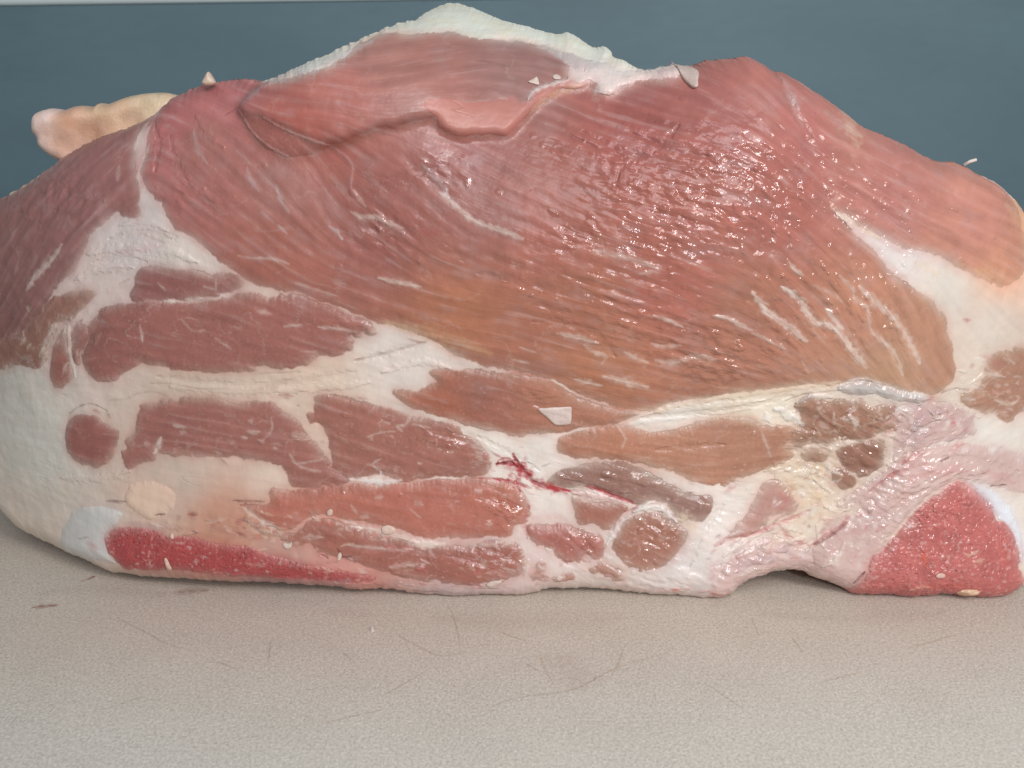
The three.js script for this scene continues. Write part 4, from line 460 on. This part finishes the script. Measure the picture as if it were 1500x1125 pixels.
// an inflated piece with a traced outline: front and back close at the rim. place(px, py) -> [X, Y]; zOf(X, Y) = the surface it lies on
function inflated(list, { z, zOf, thick = 0.0008, back = 0.0004, step = 0.0002, tint, waver = 0.15, round = 0.001 }) {
  const pts = curve(pairs(list).map((q) => (zOf ? onMeat(...q).map((v, k) => (k ? Y0 : X0) + v * S) : onDepth(...q, z))), true, step);
  let x0 = 9, x1 = -9, y0 = 9, y1 = -9; for (const q of pts) { x0 = Math.min(x0, q[0]); x1 = Math.max(x1, q[0]); y0 = Math.min(y0, q[1]); y1 = Math.max(y1, q[1]); }
  const nx = Math.ceil((x1 - x0) / step) + 3, ny = Math.ceil((y1 - y0) / step) + 3, n = nx * ny, sd = new Float64Array(n), qx = new Float64Array(n), qy = new Float64Array(n);
  for (let j = 0; j < ny; j++) for (let i = 0; i < nx; i++) {
    const x = x0 + (i - 1) * step, y = y0 + (j - 1) * step; let best = 9, bx = 0, by = 0, inn = false;
    for (let a = 0, b = pts.length - 1; a < pts.length; b = a++) {
      const A = pts[a], B = pts[b]; if ((A[1] > y) !== (B[1] > y) && x < ((B[0] - A[0]) * (y - A[1])) / (B[1] - A[1]) + A[0]) inn = !inn;
      const ex = B[0] - A[0], ey = B[1] - A[1], t = clamp(((x - A[0]) * ex + (y - A[1]) * ey) / (ex * ex + ey * ey || 1)), px = A[0] + ex * t, py = A[1] + ey * t, d = Math.hypot(x - px, y - py); if (d < best) { best = d; bx = px; by = py; }
    }
    const k = j * nx + i; sd[k] = inn ? best : -best; qx[k] = inn ? x : bx; qy[k] = inn ? y : by;
  }
  const p = [], u = [], c = [], ix = [], idx = [new Int32Array(n).fill(-1), new Int32Array(n).fill(-1)];
  const v = (k, s) => {
    const rim = sd[k] <= 0; if (rim) s = 0; if (idx[s][k] >= 0) return idx[s][k];
    const x = qx[k], y = qy[k], d = Math.max(0, sd[k]), f = d >= round ? 1 : Math.sqrt(1 - (1 - d / round) ** 2), base = zOf ? zOf(x, y) : z;
    p.push(x, y, base + (s ? -back * f : thick * f * (1 + waver * 2 * noise(x * 90, y * 90, 95)))); u.push(x / 0.02, y / 0.02); c.push(...(tint ? tint(x, y, d) : [1, 1, 1]));
    return (idx[s][k] = p.length / 3 - 1);
  };
  for (let j = 0; j + 1 < ny; j++) for (let i = 0; i + 1 < nx; i++) {
    const k = j * nx + i, q = [k, k + 1, k + nx + 1, k + nx]; if (q.every((e) => sd[e] <= 0)) continue;
    for (const s of [0, 1]) { const [a, b, cc, dd] = q.map((e) => v(e, s)); ix.push(...(s ? [a, cc, b, a, dd, cc] : [a, b, cc, a, cc, dd])); }
  }
  const g = new THREE.BufferGeometry(); g.setAttribute('position', new THREE.Float32BufferAttribute(p, 3)); g.setAttribute('uv', new THREE.Float32BufferAttribute(u, 2)); g.setAttribute('color', new THREE.Float32BufferAttribute(c, 3)); g.setIndex(ix); g.computeVertexNormals();
  return g;
}
function part(name, g, label_) { const m = shadows(new THREE.Mesh(g, looseFat)); m.name = name; if (label_) m.userData.label = label_; joint.add(m); return m; }
// fat flap that sticks out behind the left shoulder of the joint
{
  const z = -0.034, P = (x, y) => onDepth(x, y, z), tones = [[60, 175, 0.95, 0.84, 0.84], [66, 215, 0.92, 0.8, 0.78], [75, 168, 0.92, 0.82, 0.82], [85, 195, 0.84, 0.64, 0.58], [110, 180, 0.66, 0.42, 0.3], [150, 190, 0.64, 0.42, 0.31], [100, 205, 0.74, 0.5, 0.4], [200, 165, 0.66, 0.5, 0.37], [160, 155, 0.72, 0.58, 0.42], [215, 142, 0.74, 0.66, 0.5], [235, 142, 0.74, 0.66, 0.5]].map(([x, y, ...c]) => [P(x, y), c]);
  part('fat_flap', inflated([83, 232, 61, 215, 57, 203, 49, 190, 53, 168, 75, 159, 97, 161, 117, 155, 140, 156, 150, 151, 160, 153, 192, 141, 227, 136, 256, 139, 280, 160, 240, 200, 180, 225, 120, 245], {
    z, thick: 0.006, back: 0.02, round: 0.004, step: 0.0005, waver: 0.15,
    tint: (x, y) => { let w = 0; const o = [0, 0, 0]; for (const [q, c] of tones) { const k = 1 / ((q[0] - x) ** 2 + (q[1] - y) ** 2 + 4e-6) ** 1.5; w += k; for (let e = 0; e < 3; e++) o[e] += k * c[e] * 1.15; } return o.map((e) => (e / w) * (1 + 0.12 * noise(x * 300, y * 300, 96))); },
  }), 'pinkish cream flap of fat sticking out at the upper left');
}
const lay = (dz = 0) => (x, y) => surfaceZ(x, y) + dz;
part('fat_shred', inflated([989, 86, 996, 92, 1012, 95, 1024, 103, 1022, 118, 1021, 127, 1013, 129, 1001, 117, 994, 103], { zOf: lay(0.0002), thick: 0.0012, round: 0.0009, tint: () => [0.72, 0.66, 0.66] }), 'small translucent shred hanging over the top edge');
part('fat_shred', inflated([296, 122, 300, 112, 305, 105, 310, 111, 315, 122, 305, 126], { z: -0.0135, thick: 0.0012, back: 0.003, round: 0.0012, tint: () => [0.78, 0.7, 0.62] }), 'pointed white tip of fat on the upper left edge');
{
  const a = onDepth(1413, 241, -0.0145), b = onDepth(1420, 237, -0.0135), c = onDepth(1430, 234, -0.0135), q = new THREE.CatmullRomCurve3([a, b, c].map((e) => new THREE.Vector3(...e)));
  const g = new THREE.TubeGeometry(q, 12, 0.00045, 8), n = g.attributes.position.count; g.setAttribute('color', new THREE.Float32BufferAttribute(new Float32Array(n * 3).fill(0.9), 3)); part('fat_thread', g);
}

// loose chips of fat and bone that lie on the cut face
function chip(name, label_, category, list, o) { const m = shadows(new THREE.Mesh(inflated(list, o), looseFat)); m.name = numbered(name); scene.add(m); return tag(m, label_, category, 'loose chips on the meat'); }
chip('fat_chip', 'flat white four sided chip of fat in the middle of the cut face', 'fat chip', [788, 598, 800, 596, 820, 595, 836, 595, 837, 603, 836, 618, 830, 621, 814, 621, 802, 611], { zOf: lay(0.0002), thick: 0.00032, round: 0.00060, tint: () => [0.8, 0.74, 0.74] });
chip('fat_chip', 'small hexagonal pale chip on the red muscle above the bottom edge', 'fat chip', [559, 773, 566, 769, 575, 771, 580, 777, 575, 781, 566, 783, 560, 780], { zOf: lay(0.0002), thick: 0.00040, round: 0.00135, tint: () => [0.82, 0.72, 0.68] });
chip('fat_chip', 'tiny white crumb above the red end of the left bone', 'fat chip', [415, 795, 422, 796, 428, 793, 427, 801, 420, 804, 415, 800], { zOf: lay(0.0002), thick: 0.00036, round: 0.00090, tint: () => [0.8, 0.76, 0.72] });
chip('fat_chip', 'curled cream crumb standing on the left red bone', 'fat chip', [241, 818, 245, 816, 249, 826, 251, 836, 244, 839, 243, 829], { zOf: lay(0.0002), thick: 0.00054, round: 0.00135, tint: () => [0.85, 0.7, 0.65] });
chip('fat_chip', 'pale crumb at the top edge of the left red bone', 'fat chip', [250, 782, 254, 781, 255, 788, 252, 790, 249, 786], { zOf: lay(0.0002), thick: 0.00036, round: 0.00090, tint: () => [0.8, 0.64, 0.6] });
chip('fat_chip', 'white pointed crumb in the hollow under the top fat', 'fat chip', [773, 121, 780, 117, 786, 114, 789, 125, 781, 124], { zOf: lay(0.0003), thick: 0.00045, round: 0.00090, tint: () => [0.85, 0.82, 0.8] });
chip('fat_chip', 'grey crumb between the top film and the orange flap', 'fat chip', [808, 114, 813, 110, 819, 112, 821, 116, 814, 118], { zOf: lay(0.0002), thick: 0.00036, round: 0.00090, tint: () => [0.75, 0.7, 0.7] });
chip('fat_chip', 'ragged white crumb stuck above the bottom edge of the meat', 'fat chip', [712, 858, 718, 852, 728, 850, 735, 849, 733, 857, 725, 860, 718, 863], { zOf: lay(0.0002), thick: 0.00049, round: 0.00105, tint: () => [0.82, 0.76, 0.74] });
chip('fat_chip', 'small pale round crumb on the muscle right of the left bone fat', 'fat chip', [479, 749, 484, 744, 488, 746, 487, 753, 481, 755], { zOf: lay(0.0002), thick: 0.00036, round: 0.00105, tint: () => [0.8, 0.66, 0.6] });
chip('fat_chip', 'white hooked crumb just right of the red strip of bone', 'fat chip', [494, 820, 495, 812, 499, 808, 501, 813, 498, 821], { zOf: lay(0.0002), thick: 0.00040, round: 0.00090, tint: () => [0.82, 0.74, 0.68] });
chip('bone_chip', 'cream flake at the bottom of the right bone', 'bone chip', [1408, 875, 1415, 868, 1426, 866, 1436, 868, 1439, 878, 1428, 882, 1416, 882], { zOf: lay(0.0002), thick: 0.00063, round: 0.00180, waver: 0.4, tint: () => [0.8, 0.62, 0.46] });
chip('bone_chip', 'pale oval flake on the face of the right bone', 'bone chip', [1369, 842, 1375, 838, 1383, 840, 1382, 846, 1373, 846], { zOf: lay(0.0002), thick: 0.00040, round: 0.00120, tint: () => [0.8, 0.62, 0.6] });

// ---------------------------------------------------------------- chopping board
{
  const BW = 0.62, BD = 0.5, TW = 2048, TH = 1652, zc = -0.05, col = new Uint8Array(TW * TH * 4), rgh = new Uint8Array(TW * TH * 4), t = BW / TW;
  const cut = new Float32Array(TW * TH), stain = new Float32Array(TW * TH);
  const toTexel = ([x, z]) => [(x + BW / 2) / t, (BD / 2 - (z - zc)) / t];
  const scratch = (pts, w, k, target = cut) => { const c = curve(pts, false, 0.7); c.forEach(([x, y], q) => { const e = q / c.length, r = w * (0.4 + 0.6 * Math.sin(Math.PI * clamp(e, 0.03, 0.97))) * (0.8 + 0.5 * noise(q / 7, 1, 3)); for (let v = Math.floor(y - r - 1); v <= y + r + 1; v++) for (let u = Math.floor(x - r - 1); u <= x + r + 1; u++) if (u >= 0 && v >= 0 && u < TW && v < TH) { const a = k * clamp(1.2 - Math.hypot(u - x, v - y) / r); if (a > target[v * TW + u]) target[v * TW + u] = a; } }); };
  const mark = (w, k, list, target) => scratch(pairs(list).map((p) => toTexel(onBoard(...p))), w, k, target);
  for (const l of [[170, 905, 215, 928, 240, 942, 265, 950], [396, 938, 394, 950, 391, 972], [318, 970, 345, 980], [655, 888, 662, 900, 668, 920, 672, 945], [790, 960, 797, 980, 808, 1000], [764, 970, 790, 985], [912, 952, 905, 972, 895, 990], [720, 1035, 760, 1022, 840, 1010, 900, 980, 980, 955], [1032, 1000, 1060, 1020, 1090, 1040], [728, 925, 770, 940], [500, 955, 515, 968], [560, 1020, 620, 985], [1160, 935, 1175, 955], [470, 1060, 560, 1040], [1200, 1000, 1260, 985], [150, 1040, 210, 1020], [1330, 950, 1400, 930], [580, 930, 640, 960, 680, 955], [1100, 905, 1110, 930]]) mark(1.1, 0.9, l);
  for (let i = 0; i < 60; i++) { const x = rnd() * TW, y = rnd() * TH, a = rnd() * 6.28, l = 20 + rnd() * 160; scratch([[x, y], [x + Math.cos(a) * l * 0.5 + rnd() * 8, y + Math.sin(a) * l * 0.5 + rnd() * 8], [x + Math.cos(a) * l, y + Math.sin(a) * l]], 0.6, 0.15 + rnd() * 0.3); }
  mark(5, 0.8, [48, 890, 66, 888, 84, 887], stain); mark(3.5, 1, [128, 849, 136, 845], stain); mark(9, 0.5, [258, 868, 280, 866, 300, 865], stain); mark(4, 0.35, [118, 852, 128, 848], stain); mark(26, 0.13, [820, 965, 840, 990, 850, 1005], stain); mark(22, 0.1, [640, 905, 760, 912, 900, 905], stain); mark(16, 0.12, [60, 870, 140, 862, 240, 872], stain); mark(18, 0.1, [1120, 900, 1240, 905, 1380, 898], stain); mark(12, 0.1, [480, 895, 540, 900], stain);
  for (let y = 0, i = 0; y < TH; y++) for (let x = 0; x < TW; x++, i++) {
    const g = 0.9 * noise(x / 1.7, y / 2.3, 101) + 0.8 * (hash(x, y, 102) - 0.5) + 0.5 * smooth(0.35, 0.8, noise((x + y) / 5, (x - y) / 1.8, 103)) - 0.5 * smooth(0.4, 0.8, noise((x + 0.6 * y) / 6, (x - y) / 1.7, 107)), m = fbm(x / 60, y / 60, 104, 4), big = fbm(x / 260, y / 260, 105, 3);
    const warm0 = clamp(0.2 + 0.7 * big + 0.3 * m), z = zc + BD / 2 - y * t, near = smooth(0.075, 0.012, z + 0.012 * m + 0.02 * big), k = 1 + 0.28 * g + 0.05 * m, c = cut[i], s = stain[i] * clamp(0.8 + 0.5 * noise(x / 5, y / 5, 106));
    const warm = clamp(0.5 * warm0 + 0.75 * near); let r = mix(0.61, 0.58, warm) * k, gg = mix(0.605, 0.505, warm) * k, b = mix(0.545, 0.43, warm) * k;  // warmer towards the meat: juice stain plus bounced light painted in
    r *= 1 - 0.28 * c; gg *= 1 - 0.36 * c; b *= 1 - 0.44 * c; r = mix(r, 0.22, s); gg = mix(gg, 0.06, s); b = mix(b, 0.04, s);
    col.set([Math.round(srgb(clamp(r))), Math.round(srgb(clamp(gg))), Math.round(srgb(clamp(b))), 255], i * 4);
    const q = clamp(Math.round(150 + 14 * g), 0, 255); rgh.set([q, q, q, 255], i * 4);
  }
  const grain = grainTexture(512, 1, (x, y) => { const v = 128 + 70 * wrapNoise(x, y, 512, 130, 120) + 40 * wrapNoise(x, y, 512, 85, 121) + 14 * wrapNoise(x, y, 512, 30, 122); return [v, v, v]; }); grain.repeat.set(BW / 0.05, BD / 0.05);
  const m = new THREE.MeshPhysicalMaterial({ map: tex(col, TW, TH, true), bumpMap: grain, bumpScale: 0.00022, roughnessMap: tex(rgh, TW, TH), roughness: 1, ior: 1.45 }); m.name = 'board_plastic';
  const g = new RoundedBoxGeometry(BW, 0.02, BD, 4, 0.004), p = g.attributes.position, u = g.attributes.uv;
  for (let i = 0; i < p.count; i++) u.setXY(i, p.getX(i) / BW + 0.5, 0.5 - p.getZ(i) / BD);
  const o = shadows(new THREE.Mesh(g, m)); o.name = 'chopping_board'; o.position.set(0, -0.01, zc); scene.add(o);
  tag(o, 'pale beige chopping board with knife scars under the pork joint', 'chopping board');
  const crumb = shadows(new THREE.Mesh(new THREE.ConeGeometry(0.0007, 0.0016, 6, 3), looseFat)); const q = onBoard(545, 924), n = crumb.geometry.attributes.position, cc = new Float32Array(n.count * 3).fill(0.85);
  for (let i = 0; i < n.count; i++) n.setXYZ(i, n.getX(i) * (1 + 0.4 * hash(i, 1, 1)), n.getY(i), n.getZ(i) * (0.7 + 0.5 * hash(i, 2, 1)));
  crumb.geometry.setAttribute('color', new THREE.Float32BufferAttribute(cc, 3)); crumb.geometry.computeVertexNormals(); crumb.name = 'fat_crumb'; crumb.position.set(q[0], 0.0007, q[1]); scene.add(crumb);
  tag(crumb, 'tiny pointed white crumb on the board in front of the meat', 'crumb');
}

// ---------------------------------------------------------------- background
{
  const counter = shadows(new THREE.Mesh(new RoundedBoxGeometry(1.6, 0.04, 0.72, 3, 0.004), new THREE.MeshStandardMaterial({ color: new THREE.Color().setRGB(0.3, 0.3, 0.29), roughness: 0.5 })));
  counter.name = 'countertop'; counter.position.set(0, -0.0405, -0.02); counter.userData.kind = 'structure'; scene.add(counter);
  const tile = grainTexture(256, 1, (x, y) => { const v = wrapNoise(x, y, 256, 4, 110), w = wrapNoise(x, y, 256, 30, 111); return [196 + 12 * v + 4 * w, 200 + 12 * v + 4 * w, 202 + 12 * v + 4 * w]; }, true); tile.repeat.set(6, 2);
  const wallMat = new THREE.MeshStandardMaterial({ map: tile, color: new THREE.Color().setRGB(0.29, 0.44, 0.5), roughness: 0.6 }); wallMat.name = 'slate_blue_wall';
  const top = onDepth(750, -0.5, -0.38)[1];
  const wall = shadows(new THREE.Mesh(new THREE.BoxGeometry(2.4, top + 0.06, 0.04), wallMat)); wall.name = 'wall'; wall.position.set(0, top / 2 - 0.03, -0.4); wall.rotation.z = 0.0125; wall.userData.kind = 'structure'; scene.add(wall);
  const ledge = shadows(new THREE.Mesh(new RoundedBoxGeometry(2.4, 0.05, 0.03, 3, 0.003), new THREE.MeshStandardMaterial({ color: new THREE.Color().setRGB(0.84, 0.95, 0.95), roughness: 0.5 })));
  ledge.name = 'wall_trim'; ledge.position.set(0, top + 0.0255, -0.394); ledge.rotation.z = 0.0125; ledge.userData.kind = 'structure'; scene.add(ledge);
}
renderer.render(scene, camera);
